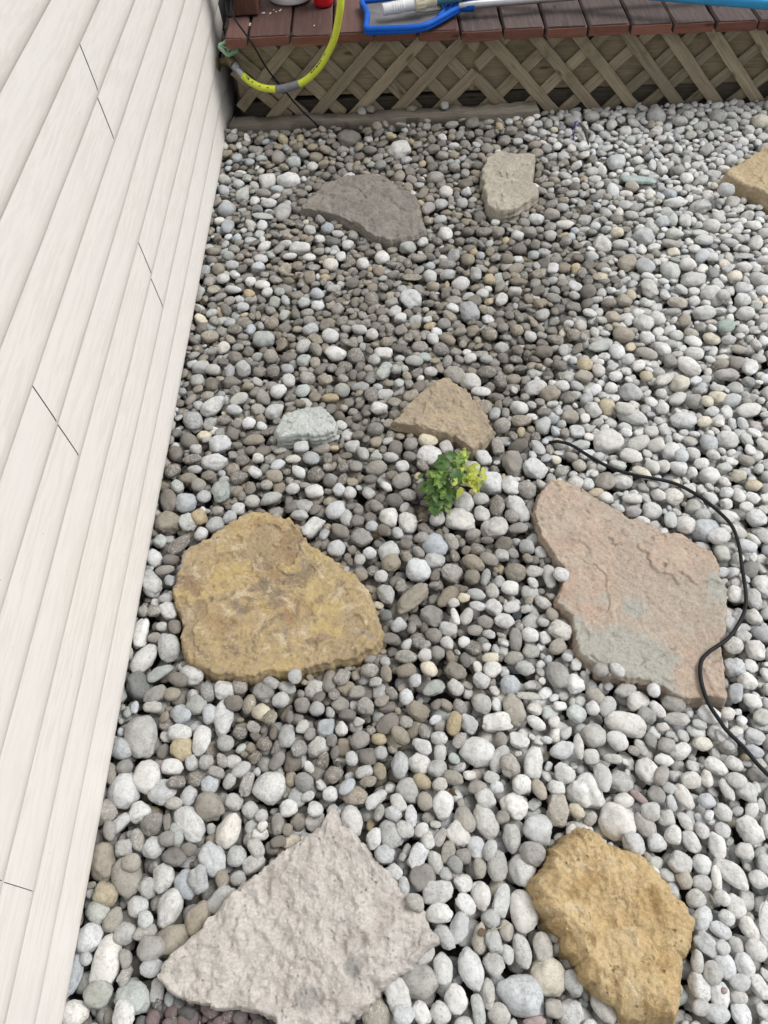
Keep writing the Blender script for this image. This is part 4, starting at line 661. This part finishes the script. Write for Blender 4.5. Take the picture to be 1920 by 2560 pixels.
# unit spheres for the stones
def ico(n):
    import bmesh
    bm = bmesh.new(); bmesh.ops.create_icosphere(bm, subdivisions=n, radius=1)
    V = np.array([v.co[:] for v in bm.verts]); Fa = np.array([[v.index for v in f.verts] for f in bm.faces]); bm.free(); return V, Fa
ICO = {n: ico(n) for n in (1, 2, 3, 4)}
def stone_shape(D, kind, sd):
    """radius over unit directions D for a water-worn stone of the given kind"""
    r_ = np.random.default_rng(sd)
    npl, k, lo, hi = {'r': (10, 12, .78, 1.06), 'e': (8, 9, .87, 1.1), 't': (8, 10, .85, 1.08), 'k': (10, 12, .78, 1.0), 'a': (12, 20, .72, .98), 'h': (6, 7, .98, 1.15)}[kind]
    nn = r_.normal(size=(npl, 3)); nn /= np.linalg.norm(nn, axis=1)[:, None]; dd = r_.uniform(lo, hi, npl)
    if kind in 'ka':
        q = np.array([[1, .1, 0], [-1, .1, .1], [0, 1, .1], [.1, -1, 0], [0, .05, 1.]]) + r_.normal(0, .16, (5, 3)); q /= np.linalg.norm(q, axis=1)[:, None]
        nn[:5] = q; dd[:5] = r_.uniform(.78, .9, 5)
    cosn = np.clip(D @ nn.T, 1e-3, None); inv = ((cosn / dd) ** k).sum(1)
    r = (1 + inv) ** (-1. / k)
    r = r * (1 + .07 * fbm(D * 1.25 + sd % 97 * 1.7, 2, 1) + (.075 if kind in 'kah' else .05) * fbm(D * 3.1 + sd % 89, 3, 2) + (.018 if kind in 'ka' else .008) * fbm(D * 9 + sd % 83, 2, 3))
    if kind == 'h':
        th = np.arctan2(D[:, 1], D[:, 0]); r = r * (1 + .10 * np.cos(3 * th + 2.) - .16 * np.exp(-((np.abs(np.angle(np.exp(1j * (th + 1.05))))) / .42) ** 2))
    V = D * r[:, None]
    if kind == 'e':
        s = 1 - .15 * V[:, 0]; V = V * np.c_[np.ones(len(V)), s, s]
    if kind == 't':
        s = 1 - .30 * V[:, 0]; V = V * np.c_[np.ones(len(V)), s, .5 + .5 * s]
    ext = np.abs(V).max(0); V = V / ((V.max(0) - V.min(0)) / 2); return V - (V.max(0) + V.min(0)) / 2
LIB = {}
def lib(n, kind, i):
    if (n, kind, i) not in LIB: LIB[(n, kind, i)] = stone_shape(ICO[n][0], kind, i * 31 + 5)
    return LIB[(n, kind, i)]

# height map of the bed while it is being filled
RES = .004; GX0, GY0, GX1, GY1 = -.68, -.62, 2.25, 2.86
nx, ny = int((GX1 - GX0) / RES), int((GY1 - GY0) / RES)
xx = GX0 + (np.arange(nx) + .5) * RES; yy = GY0 + (np.arange(ny) + .5) * RES
HM = np.full((ny, nx), -.066); HH = np.full((ny, nx), -.2); MK = np.zeros((ny, nx), bool)
def inpoly(px, py, P):
    ins = np.zeros(px.shape, bool); j = len(P) - 1
    for i in range(len(P)):
        c = ((P[i, 1] > py) != (P[j, 1] > py)) & (px < (P[j, 0] - P[i, 0]) * (py - P[i, 1]) / (P[j, 1] - P[i, 1] + 1e-12) + P[i, 0]); ins ^= c; j = i
    return ins
for key, (O, zt, c) in SL.items():
    lo = O.min(0); hi = O.max(0)
    ix0, ix1 = max(0, int((lo[0] - GX0) / RES) - 1), min(nx, int((hi[0] - GX0) / RES) + 2)
    iy0, iy1 = max(0, int((lo[1] - GY0) / RES) - 1), min(ny, int((hi[1] - GY0) / RES) + 2)
    X, Y = np.meshgrid(xx[ix0:ix1], yy[iy0:iy1]); m_ = inpoly(X, Y, O[::2])
    for A in (HM, HH): A[iy0:iy1, ix0:ix1][m_] = zt
    MK[iy0:iy1, ix0:ix1][m_] = True
# timber
iy0 = int((2.735 - GY0) / RES); ix1 = int((.57 - GX0) / RES); HM[iy0:, :ix1] = .05; MK[iy0:, :ix1] = True
HM[int((2.83 - GY0) / RES):, :] = .3
def mound(x, y): return np.clip((y - 2.45) / .28, 0, 1) ** 1.5 * (.022 + .034 * (np.asarray(x) < .57))
BASE = mound(xx[None, :], yy[:, None])
STONES = []     # (x, y, z, a, b, c, yaw, colour code, shape, photo-measured)
def patch(a, b, yaw):
    R = int(max(a, b) / RES) + 1; g = np.arange(-R, R + 1) * RES; X, Y = np.meshgrid(g, g); c, s = math.cos(yaw), math.sin(yaw)
    q = 1 - ((X * c + Y * s) / a) ** 2 - ((-X * s + Y * c) / b) ** 2
    return R, q > .02, np.sqrt(np.clip(q, 0, 1))
def place(ix, iy, R, ins, hs_, zc, c, mark=False):
    sl_ = (slice(iy - R, iy + R + 1), slice(ix - R, ix + R + 1)); top = zc + c * hs_
    for A in ((HM, HH) if mark else (HM,)):
        v = A[sl_]; np.copyto(v, np.maximum(v, top), where=ins)
    if mark: MK[sl_] |= ins & (hs_ > .35)
def darkness(px, py):
    """share of brown-grey stones: a dusty brown drift runs down the middle of the bed, the right side is nearly white"""
    bx = np.interp(py, [250, 330, 500, 650, 800, 900, 1050, 1200, 1400, 1700, 1900, 2100, 2560], [1250, 1330, 1490, 1500, 1490, 1440, 1340, 1330, 1360, 1260, 1130, 1050, 900])
    t = np.clip((bx - px) / 230 + .5, 0, 1)
    lx = np.interp(py, [250, 2560], [590, 140]); nearwall = np.clip(1 - (px - lx) / 230, 0, 1)
    base = np.interp(py, [300, 1200, 1700, 2000, 2560], [.88, .88, .80, .52, .36])
    return .05 + t * (base - .05) * (1 - .42 * nearwall)
def pick_col(px, py):
    d = darkness(px, py); u = random.random()
    if u < d: return random.choices('DGBT', [.50, .28, .20, .02])[0]
    lx = np.interp(py, [250, 2560], [590, 140]); nw = px - lx < 230
    return random.choices('WPSNYGMK', [.28, .33, .17, .14, .01, .06, .0, .01] if nw else ([.55, .30, .04, .04, .02, .03, .01, .01] if d < .3 else [.36, .42, .06, .06, .03, .06, .0, .01]))[0]
YY, XX = np.meshgrid(yy, xx, indexing='ij')
_z = np.array([atz(*q, -.03)[:2] for q in ((330, 2518), (470, 2512), (620, 2530), (720, 2560), (760, 2700), (280, 2700), (300, 2560))])
CHZ = inpoly(XX, YY, _z)
VISM = ~CHZ & (XX < 1.12 + .31 * YY) & (YY > -.36) & (XX > -.645)
def drop(n, smin, smax, K, top_lim, settle=.18, kmask=.10, low=None):
    cnt = 0; cells = None
    for it in range(n):
        if it % 250 == 0:
            cells = np.flatnonzero(VISM & (HM - BASE < (top_lim if low is None else low)))
            if len(cells) < 50: break
        a = random.uniform(smin, smax) / 2 * random.uniform(.85, 1.12); bb = a * random.uniform(.64, .95); c = min(bb, a) * random.uniform(.48, .80); yaw = random.uniform(0, math.pi)
        R, ins, h_ = patch(a, bb, yaw); ni = ins.sum(); best = None
        for _k in range(K):
            iy, ix = divmod(int(cells[random.randrange(len(cells))]), nx)
            if low is not None: iy += random.randint(-2, 2); ix += random.randint(-2, 2)
            if ix - R < 1 or iy - R < 1 or ix + R > nx - 2 or iy + R > ny - 2: continue
            sl_ = (slice(iy - R, iy + R + 1), slice(ix - R, ix + R + 1))
            if kmask < 1 and (MK[sl_] & ins).sum() > kmask * ni: continue
            zc = (HM[sl_] + c * h_)[ins].max() - settle * c
            if best is None or zc - BASE[iy, ix] < best[0]: best = (zc - BASE[iy, ix], ix, iy)
        if best is None or best[0] + c > top_lim: continue
        zc, ix, iy = best; zc += BASE[iy, ix]; place(ix, iy, R, ins, h_, zc, c); cnt += 1
        STONES.append([xx[ix], yy[iy], zc, a, bb, c, yaw, None, random.choices('rekat', [.36, .08, .28, .21, .07])[0], False])
    return cnt
# 1. lower layers
n0 = drop(8500, .034, .052, 5, -.014, .25, .6)
# 2. the stones measured in the photo
hand = []
for (ox, oy), txt in HAND.items():
    for s_ in txt.replace('\n', '').split(';'):
        q = s_.split()
        if float(q[2]) < 5: continue
        hand.append((ox + float(q[0]) / 3, oy + float(q[1]) / 3, float(q[2]) / 3, float(q[3]) / 3, float(q[4]), q[5][0], q[5][1], None))
hand += [(*p, 1 if k < 4 else None) for k, p in enumerate(PERCH)]
hand.sort(key=lambda q: -q[2] * q[3])
for (px, py, mj, mn, an, cc, sh, perch) in hand:
    if mn > mj: mj, mn, an = mn, mj, an + 90
    z = 0.
    for it in range(3):
        P = atz(px, py, z); dep = (P - CAM) @ RW[:, 2]; v_ = (P - CAM) / np.linalg.norm(P - CAM); s = -v_[2]; co2 = 1 - s * s
        kf = math.sqrt(s * s + .5 * co2); th = R_(an); A_ = mj * dep / F / 2 / math.hypot(math.sin(th) * kf, math.cos(th)); B_ = mn * dep / F / 2 / math.hypot(math.cos(th) * kf, math.sin(th))
        P2 = atz(px + 4 * math.cos(th), py + 4 * math.sin(th), z); yaw = math.atan2(P2[1] - P[1], P2[0] - P[0])
        c = min(A_, B_) * (.72 if sh in 'rek' else .8) * (.45 if cc == 'L' or mj / mn > 2.6 else 1)
        c = min(c, .03); zc = .006 + .32 * c - c + float(mound(P[0], P[1]))
        if perch:
            P = aty(px, py, 2.806); zc = max(P[2], .048 + c * .8); R, ins, h_ = patch(A_, B_, yaw); ix = int((P[0] - GX0) / RES); iy = int((P[1] - GY0) / RES); continue
        R, ins, h_ = patch(A_, B_, yaw); ix = int((P[0] - GX0) / RES); iy = int((P[1] - GY0) / RES)
        if ix - R < 1 or iy - R < 1 or ix + R > nx - 2 or iy + R > ny - 2: break
        sl_ = (slice(iy - R, iy + R + 1), slice(ix - R, ix + R + 1))
        zr = np.percentile((HH[sl_] + c * h_)[ins], 82) - .5 * c
        zc = max(zc, min(zr, .05)); z = zc + .35 * c
    else:
        P = aty(px, py, 2.806) if perch else atz(px, py, zc + .2 * c)
        place(ix, iy, R, ins, h_, zc, c, True)
        STONES.append([P[0], P[1], zc, A_, B_, c, yaw, cc, sh, True])
# 3. fill every gap between them
n1 = drop(4000, .034, .052, 8, .009, .25, .14, -.016)
n2 = drop(6800, .026, .040, 8, .004, .30, .17, -.019)
n3 = drop(5000, .017, .028, 8, -.004, .35, .22, -.026)
print('stones', len(STONES), 'fill', n0, n1, n2, n3)
ST = STONES
# colours of the unmeasured ones
for s_ in ST:
    if s_[7] is None:
        px, py, dp = proj(np.array(s_[:3])); s_[7] = pick_col(px, py) if dp > .2 else pick_col(900, 2500)
# which stones show largest in the photo
W2, H2 = 480, 640; ZB = np.full((H2, W2), 1e9); IB = np.full((H2, W2), -1)
for key, (O, zt, c) in SL.items():
    u, v_, d = proj(np.c_[O, np.full(len(O), zt)]); X, Y = np.meshgrid((np.arange(W2) + .5) * 4, (np.arange(H2) + .5) * 4)
    m_ = inpoly(X, Y, np.c_[u, v_][::2]); ZB[m_] = d.mean() - .05
for i, s_ in enumerate(ST):
    P = np.array(s_[:3]); u, v_, d = proj(P)
    if d < .2 or P[0] < -.605: continue
    k = F / d / 4; s = (CAMH - P[2]) / np.linalg.norm(CAM - P); f_ = math.sqrt(s * s + .5 * (1 - s * s))
    u, v_ = u / 4, v_ / 4; R = int(s_[3] * k) + 1
    if u < -R or v_ < -R or u > W2 + R or v_ > H2 + R: continue
    x0, x1, y0, y1 = max(0, int(u) - R), min(W2, int(u) + R + 2), max(0, int(v_) - R), min(H2, int(v_) + R + 2)
    if x1 <= x0 or y1 <= y0: continue
    X, Y = np.meshgrid(np.arange(x0, x1) + .5 - u, np.arange(y0, y1) + .5 - v_); Y = -Y / f_
    c, sn = math.cos(s_[6]), math.sin(s_[6]); q = 1 - ((X * c + Y * sn) / (s_[3] * k)) ** 2 - ((-X * sn + Y * c) / (s_[4] * k)) ** 2
    zz = d - s_[5] * s * np.sqrt(np.clip(q, 0, 1)); up = (q > 0) & (zz < ZB[y0:y1, x0:x1])
    ZB[y0:y1, x0:x1][up] = zz[up]; IB[y0:y1, x0:x1][up] = i
AREA = np.bincount(IB[IB >= 0], minlength=len(ST))
order = [i for i in np.argsort(-AREA) if AREA[i] > 0]
solo = set(order[:300])

gravel_mat = mat_gravel()
def stone_mesh(s_, n, kind_i):
    V = lib(n, s_[8], kind_i) * np.array([s_[3], s_[4], s_[5]])
    r_ = np.random.default_rng(int(abs(s_[0] * 1e5 + s_[1] * 1e4)) % 100000)
    t = r_.normal(0, .10 if s_[9] else .22, 2); cx, sx, cy, sy = math.cos(t[0]), math.sin(t[0]), math.cos(t[1]), math.sin(t[1])
    Rm = np.array([[cy, 0, sy], [0, 1, 0], [-sy, 0, cy]]) @ np.array([[1, 0, 0], [0, cx, -sx], [0, sx, cx]])
    c, s = math.cos(s_[6]), math.sin(s_[6]); V = V @ Rm.T @ np.array([[c, s, 0], [-s, c, 0], [0, 0, 1]])
    bx_, by_, _d = proj(np.array(s_[:3])); dust = 1.13 - .17 * float(np.clip((darkness(bx_, by_) - .05) / .6, 0, 1)) if _d > .2 else 1     # the right side lies under pale stone dust
    base = np.array(PAL[s_[7]]); base = base + (np.array([.465, .468, .458]) - base) * max(0, dust - .98) * (1.6 if s_[7] != 'L' else .3)
    base = base * dust * r_.uniform(.84, 1.06) * (1 + r_.normal(0, 1) * np.array([.016, .002, -.018]))
    return V, np.clip(base, .02, .70), r_.uniform()
def link_mesh(name, V, Fa, colv, seedv):
    me = bpy.data.meshes.new(name); me.vertices.add(len(V)); me.vertices.foreach_set('co', V.astype('f').ravel())
    me.loops.add(Fa.size); me.loops.foreach_set('vertex_index', Fa.astype('i').ravel()); me.polygons.add(len(Fa))
    me.polygons.foreach_set('loop_start', np.arange(0, Fa.size, 3, dtype='i'))
    me.polygons.foreach_set('use_smooth', np.ones(len(Fa), bool))
    ca = me.attributes.new('col', 'FLOAT_COLOR', 'POINT'); ca.data.foreach_set('color', np.c_[colv, np.ones(len(V))].astype('f').ravel())
    sa = me.attributes.new('seed', 'FLOAT', 'POINT'); sa.data.foreach_set('value', np.asarray(seedv, 'f'))
    me.materials.append(gravel_mat); me.update(calc_edges=True); me.validate()
    o = bpy.data.objects.new(name, me); COL.objects.link(o); return o
def bulk(name, idx, n=2):
    Vs, Fs, Cs, Ss = [], [], [], []; off = 0
    for i in idx:
        s_ = ST[i]; nn = n(i) if callable(n) else n; V, c, sd_ = stone_mesh(s_, nn, i % 22)
        Vs.append(V + np.array(s_[:3])); Fs.append(ICO[nn][1] + off); off += len(V); Cs.append(np.tile(c, (len(V), 1))); Ss.append(np.full(len(V), sd_))
    return link_mesh(name, np.vstack(Vs), np.vstack(Fs), np.vstack(Cs), np.concatenate(Ss))
rest = [i for i in range(len(ST)) if i not in solo]
tag(bulk('river_gravel', rest, lambda i: 3 if AREA[i] > 14 else (2 if AREA[i] > 0 else 1)), 'bed of small rounded white, grey and brown river stones covering the ground', 'gravel', kind='stuff')

# individual stones: kind of shape, colour and where each lies
LM = [('the rusty yellow slab', SL['f'][0]), ('the pink slab', SL['g'][0]), ('the rough pale slab', SL['h'][0]), ('the ochre slab', SL['i'][0]), ('the triangular brown slab', SL['e'][0]), ('the greenish slab', SL['d'][0]), ('the dark brown slab', SL['a'][0]), ('the beige slab', SL['b'][0]), ('the tan slab', SL['c'][0]),
      ('the green weed', np.array([atz(1070 + 40 * math.cos(t), 1215 + 60 * math.sin(t), 0)[:2] for t in np.linspace(0, 6.28, 20)])),
      ('the siding', np.c_[np.full(60, -.59), np.linspace(-.1, 2.7, 60)]), ('the grey timber', np.c_[np.linspace(-.57, .56, 60), np.full(60, 2.74)])]
info = []
for i in solo:
    s_ = ST[i]; p = np.array(s_[:2]); bestd = None
    for nme, O in LM:
        d = np.linalg.norm(O - p, axis=1); j = d.argmin()
        if bestd is None or d[j] < bestd[0]: bestd = (d[j], nme, O)
    d, nme, O = bestd; u0, v0, _ = proj(np.array([s_[0], s_[1], 0])); uc, vc, _ = proj(np.c_[O, np.zeros(len(O))])
    if nme in ('the siding',): side = 'beside'
    elif nme == 'the grey timber': side = 'in front of'
    else:
        cu, cv = (uc.min() + uc.max()) / 2, (vc.min() + vc.max()) / 2; du, dv = (u0 - cu) / (uc.max() - uc.min()), (v0 - cv) / (vc.max() - vc.min())
        side = ('left of' if du < 0 else 'right of') if abs(du) > abs(dv) else ('behind' if dv < 0 else 'in front of')
    ar = s_[3] / s_[4]; pxl = s_[3] * 2 * F / proj(np.array(s_[:3]))[2]
    shp = {'r': 'round' if ar < 1.12 else ('oval' if ar < 1.55 else 'long oval'), 'e': 'egg-shaped', 't': 'three-cornered', 'k': 'blocky', 'a': 'angular', 'h': 'notched'}[s_[8]]
    size = 'big' if pxl > 78 else ('mid-sized' if pxl > 50 else 'small')
    info.append([i, (size, CNAME[s_[7]], shp, side, nme), d])
ORD = ['nearest', 'second nearest', 'third nearest', 'fourth nearest', 'fifth nearest', 'sixth nearest', 'seventh nearest', 'eighth nearest', 'ninth nearest', 'tenth nearest', 'eleventh nearest', 'twelfth nearest']
groups = {}
for q in info: groups.setdefault(q[1], []).append(q)
for key, L in groups.items():
    L.sort(key=lambda q: q[2])
    for j, (i, (size, cn, shp, side, nme), d) in enumerate(L):
        lab = f'{size} {cn} {shp} river stone {side} {nme}' + ('' if len(L) == 1 else f', {ORD[min(j, 11)]} such')
        s_ = ST[i]; n = 4 if AREA[i] > 60 else 3
        V, c, sd_ = stone_mesh(s_, n, 100 + i)
        o = link_mesh('river_stone', V, ICO[n][1], np.tile(c, (len(V), 1)), np.full(len(V), sd_)); o.location = [float(q) for q in s_[:3]]
        tag(o, lab, 'river stone', 'larger river stones in the gravel bed')

# ------------------------------------------------------------------ irrigation tube, weed, litter
tq = [(80, 52), (180, 78), (330, 170), (480, 250), (640, 300), (800, 330), (950, 365), (1060, 415), (1180, 490), (1300, 590), (1390, 690), (1440, 830), (1465, 1000), (1490, 1170), (1490, 1290), (1450, 1400), (1360, 1530), (1230, 1620), (1165, 1690), (1150, 1780), (1170, 1900), (1220, 2030), (1300, 2150), (1350, 2221), (1480, 2351), (1570, 2461), (1659, 2551), (1800, 2680), (2000, 2900)]
rT = .0041
def bedz(p, r=3):
    ix = int((p[0] - GX0) / RES); iy = int((p[1] - GY0) / RES)
    return HM[max(0, iy - r):iy + r + 1, max(0, ix - r):ix + r + 1].max() if 0 <= ix < nx and 0 <= iy < ny else .01
TP = []
dense = spline([(1367 + x / 3., 1086 + y / 3., 0) for x, y in tq], 6)
zs = [bedz(atz(x, y, .012)) for x, y, _ in dense]
zs = np.array([max(zs[max(0, i - 3):i + 4]) for i in range(len(zs))]); zs = np.convolve(np.pad(zs, 6, 'edge'), np.ones(13) / 13, 'valid')
zs = np.maximum(zs, np.array([bedz(atz(x, y, z), 1) - .002 for (x, y, _), z in zip(dense, zs)])) + rT
zs = np.convolve(np.pad(zs, 2, 'edge'), np.ones(5) / 5, 'valid')
TP = [atz(x, y, z) for (x, y, _), z in zip(dense, zs)]
TP = [TP[0] + np.array([-.05, .02, -.05]), TP[0] + np.array([-.02, .012, -.018])] + TP
m = MB(); m.tube(TP, rT, 12)
tube_m = NT('black_poly_tube'); tg = tube_m.attr('gco')
tmat = tube_m.out(tube_m.mix(tube_m.ramp(tube_m.noise(tube_m.scaled(tg, (40, 300, 300)), 1, 4), .5, .75, 0, .7), (.010, .011, .013), (.028, .028, .029)), .6, 0, None, .2)
tag(m.build('irrigation_tube', tmat, None, smooth=60), 'thin black tube snaking over the white stones and the corner of the pink slab', 'tube')

def leafmat(name, c1, c2):
    t = NT(name); p = t.pos(); m_ = t.out(t.mix(t.ramp(t.noise(p, 90, 4), .35, .65), c1, c2), .5, 0, t.bump(t.noise(p, 400, 3), .25, .001))
    t.b.inputs['Transmission Weight'].default_value = 0
    tr = t.n('BsdfTranslucent'); tr.inputs['Color'].default_value = (*[min(1, x * 1.5) for x in c2], 1)
    mx = t.n('MixShader'); mx.inputs[0].default_value = .25; o_ = t.t.nodes['Material Output']
    t.l(t.b.outputs[0], mx.inputs[1]); t.l(tr.outputs[0], mx.inputs[2]); t.l(mx.outputs[0], o_.inputs['Surface']); return m_
def leaf(m, base, d, up, L, W, curl=.25, lobes=.26):
    base, d, up = (np.asarray(q, float) for q in (base, d, up)); d = d / np.linalg.norm(d); up = up - d * up.dot(d); up /= np.linalg.norm(up); sd_ = np.cross(d, up)
    prof_ = [(0, .05), (.12, .5), (.28, .92), (.42, 1.0), (.58, .86), (.72, .6), (.86, .30), (1., .02)]
    V = []
    for k, (t, wv_) in enumerate(prof_):
        zc = -curl * t * t * L + .04 * L * math.sin(t * 5); ww = W / 2 * wv_ * (1 + (lobes if k % 2 else -lobes) * random.uniform(.3, 1))
        for s_ in (-1, -.5, 0, .5, 1): V.append(base + d * (L * (t - .06 * abs(s_) * (k % 2))) + sd_ * ww * s_ + up * (zc + .22 * abs(s_) * ww))
    m.add(V, [(5 * i + j, 5 * i + j + 1, 5 * i + j + 6, 5 * i + j + 5) for i in range(len(prof_) - 1) for j in range(4)])
Wt = lambda x, y, z: atz(814 + x / 3., 1086 + y / 3., z)
root = Wt(815, 545, -.03)
weed = thing('weed', 'small leafy green weed with a yellow-green tip growing out of the gravel', 'weed', root)
dk = leafmat('dark_leaf', (.04, .10, .022), (.085, .175, .042)); md_ = leafmat('mid_leaf', (.10, .185, .028), (.18, .29, .05)); yl = leafmat('yellow_leaf', (.30, .38, .035), (.48, .50, .10))
tips = {'up': Wt(1042, 115, .085), 'mid': Wt(985, 240, .095), 'left': Wt(845, 290, .075), 'yel': Wt(1105, 315, .075), 'low': Wt(800, 430, .06), 'bot': Wt(815, 520, .035)}
root2 = Wt(900, 450, -.03)
paths = {'up': [root2, Wt(930, 350, .05), Wt(1005, 200, .085), tips['up']], 'mid': [root2, Wt(920, 330, .07), tips['mid']], 'left': [root, Wt(825, 420, .04), tips['left']], 'yel': [root2, Wt(990, 380, .05), tips['yel']], 'low': [root, Wt(815, 500, .02), tips['low']], 'bot': [root, Wt(840, 530, .02), tips['bot']]}
ms = MB()
for P in paths.values(): ms.tube(spline(P, 5), list(np.linspace(.0022, .0012, len(P) * 5 - 4)), 7)
ms.build('stem', mat_plain('reddish_stem', (.10, .075, .03), .6), weed, smooth=60)
px2 = 1. / 3 / (F / 1.86)
mdk, mmd, myl = MB(), MB(), MB()
def pl(m, x, y, z, ang, Lp, Wp, lift=.25, up=None, curl=.3):
    b_ = Wt(x, y, z); t_ = Wt(x + 20 * math.cos(R_(ang)), y + 20 * math.sin(R_(ang)), z); d = t_ - b_; d /= np.linalg.norm(d); d[2] += lift
    leaf(m, b_, d, (random.gauss(0, .25), -.5 + random.gauss(0, .2), 1), Lp * px2 * 1.15, Wp * px2 * 1.2, curl)
# the big dark leaves
pl(mdk, 935, 222, .085, 178, 118, 92, .1); pl(mdk, 905, 205, .09, 215, 80, 62, .2); pl(mdk, 985, 255, .095, 95, 135, 74, -.15); pl(mdk, 960, 250, .085, 70, 100, 60, 0)
pl(mdk, 822, 415, .06, 178, 90, 66, .1); pl(mdk, 950, 190, .09, 255, 85, 55, .2); pl(mdk, 830, 430, .05, 105, 110, 48, -.2); pl(mdk, 900, 420, .05, 60, 90, 60, .0); pl(mdk, 855, 330, .07, 30, 80, 58, .1)
for k in range(44):
    x, y = random.gauss(870, 55), random.gauss(400, 75); pl(mdk if k % 3 else mmd, x, y, random.uniform(.02, .06), random.uniform(0, 360), random.uniform(45, 80), random.uniform(28, 46), random.uniform(-.2, .4))
for k in range(36):
    x, y = random.gauss(840, 32), random.gauss(310, 32); pl(mmd, x, y, random.uniform(.05, .08), random.uniform(0, 360), random.uniform(38, 62), random.uniform(24, 38), random.uniform(0, .5))
for k in range(40):
    f = random.random(); x, y = 985 + 60 * f + random.gauss(0, 14), 250 - 130 * f + random.gauss(0, 10); pl(mmd if f < .7 or k % 3 else myl, x, y, .085 + random.uniform(-.02, .01), random.uniform(0, 360), random.uniform(34, 60) * (1.15 - .5 * f), random.uniform(22, 34) * (1.15 - .4 * f), random.uniform(0, .6))
for k in range(30):
    x, y = random.gauss(815, 30), random.gauss(520, 26); pl(mmd if k % 2 else mdk, x, y, random.uniform(.01, .04), random.uniform(20, 200), random.uniform(40, 75), random.uniform(20, 32), random.uniform(-.2, .2))
for k in range(58):
    x, y = random.gauss(1090, 36), random.gauss(315, 32); pl(myl, x, y, random.uniform(.05, .085), random.uniform(0, 360), random.uniform(36, 66), random.uniform(20, 36), random.uniform(-.1, .5))
pl(myl, 1020, 395, .06, 112, 80, 40, -.2); pl(myl, 1075, 330, .07, 175, 70, 42, .1); pl(myl, 1110, 340, .06, 70, 90, 40, -.1)
for k in range(22):
    x, y = random.gauss(990, 55), random.gauss(300, 50); pl(myl if k % 3 == 0 else mmd, x, y, random.uniform(.07, .095), random.uniform(0, 360), random.uniform(30, 50), random.uniform(15, 26), random.uniform(0, .5))
tag(mdk.build('foliage', dk, weed, smooth=180), 'dark green lower leaves')
tag(mmd.build('foliage', md_, weed, smooth=180), 'mid green young leaves')
tag(myl.build('foliage', yl, weed, smooth=180), 'pale yellow-green leaves at the right tip')

# twisted purple strip by the lattice
p0, p1, p2 = atz(1441, 303, .05), atz(1437, 325, .035), atz(1433, 350, .012)
m = MB(); pts = spline([p0, p1, p2], 8); V = []
for i, P in enumerate(pts):
    an = .4 + i * .11; wv_ = np.array([math.cos(an), math.sin(an) * .5, math.sin(an) * .4]) * .0075
    V += [P - wv_, P, P + wv_]
m.add(V, [(3 * i + j, 3 * i + j + 1, 3 * i + j + 4, 3 * i + j + 3) for i in range(len(pts) - 1) for j in range(2)])
tag(m.build('purple_strip', mat_plain('purple_plastic', (.085, .03, .20), .45), None, smooth=60, solid=.0012), 'small twisted purple plastic strip among the pale stones near the lattice', 'litter')
p0, p1, p2 = atz(1447, 306, .052), atz(1462, 325, .035), atz(1472, 362, .01)
m = MB(); pts = spline([p0, p1, p2], 8); V = []
for i, P in enumerate(pts):
    wv_ = np.array([.8, .5, .3]) * .007 * math.sin(.25 + i / len(pts) * 2.7); V += [P - wv_, P + (0, 0, .002), P + wv_]
m.add(V, [(3 * i + j, 3 * i + j + 1, 3 * i + j + 4, 3 * i + j + 3) for i in range(len(pts) - 1) for j in range(2)])
tag(m.build('dry_leaf', mat_plain('dark_dry_leaf', (.045, .038, .036), .7), None, smooth=60, solid=.0008), 'narrow dark dried leaf beside the purple strip near the lattice', 'leaf')
# reddish rock chips under the lower slab
idx0 = len(ST)
for k in range(560):
    if k < 440: px, py = random.uniform(300, 720), random.uniform(2505, 2680)
    else: px, py = random.uniform(1150, 1560), random.uniform(2480, 2680)
    P = atz(px, py, -.04); ix = int((P[0] - GX0) / RES); iy = int((P[1] - GY0) / RES)
    if not (6 < ix < nx - 6 and 6 < iy < ny - 6) or HM[iy, ix] > -.012: continue
    a_ = random.uniform(.009, .016); HM[iy - 2:iy + 3, ix - 2:ix + 3] += a_ * .7; ST.append([P[0], P[1], HM[iy, ix] + a_ * .3, a_, a_ * .75, a_ * .6, random.uniform(0, 6), random.choices('RKD', [.5, .25, .25])[0], 'a', False])
AREA = np.r_[AREA, np.full(len(ST) - idx0, 20)]
if len(ST) > idx0:
    PAL['R'] = (.115, .078, .078); PAL['K'] = (.07, .07, .075); PAL['D'] = (.10, .085, .08)
    tag(bulk('red_rock_chips', range(idx0, len(ST)), 2), 'dark reddish rock chips showing between the stones at the bottom', 'rock chips', kind='stuff')

scrap = [mat_plain('dry_brown_scrap', (.10, .068, .04), .8), mat_plain('pale_straw', (.33, .28, .18), .8)]
for k, (px, py) in enumerate(((722, 662), (735, 690), (748, 676), (990, 645), (1000, 655), (968, 660), (1120, 1345), (1062, 1290), (1052, 1268), (1048, 1300), (1130, 1972), (1135, 1980), (1893, 870), (1888, 838), (872, 440), (905, 438), (830, 431), (1210, 2330), (1243, 2322))):
    p = atz(px, py, .012); p[2] = bedz(p, 1) + .0015; an = random.uniform(0, 6.28); L_ = random.uniform(.010, .024); d = np.array([math.cos(an), math.sin(an), random.uniform(-.1, .1)])
    m = MB()
    if k % 3: leaf(m, p - d * L_ / 2, d, (random.gauss(0, .4), random.gauss(0, .4), 1), L_, L_ * .55, .3); ob = m.build('leaf_scrap', scrap[0], None, smooth=60, solid=.0005); tag(ob, 'tiny dry brown leaf scrap lying on the gravel', 'leaf', 'dry leaf scraps on the gravel')
    else: m.tube(spline([p - d * L_, p + (0, 0, .003), p + d * L_ + np.array([.003, .004, 0])], 5), .0009, 6); ob = m.build('dry_stalk', scrap[1], None); tag(ob, 'short thin dry straw-coloured stalk lying on the gravel', 'twig', 'dry stalks on the gravel')
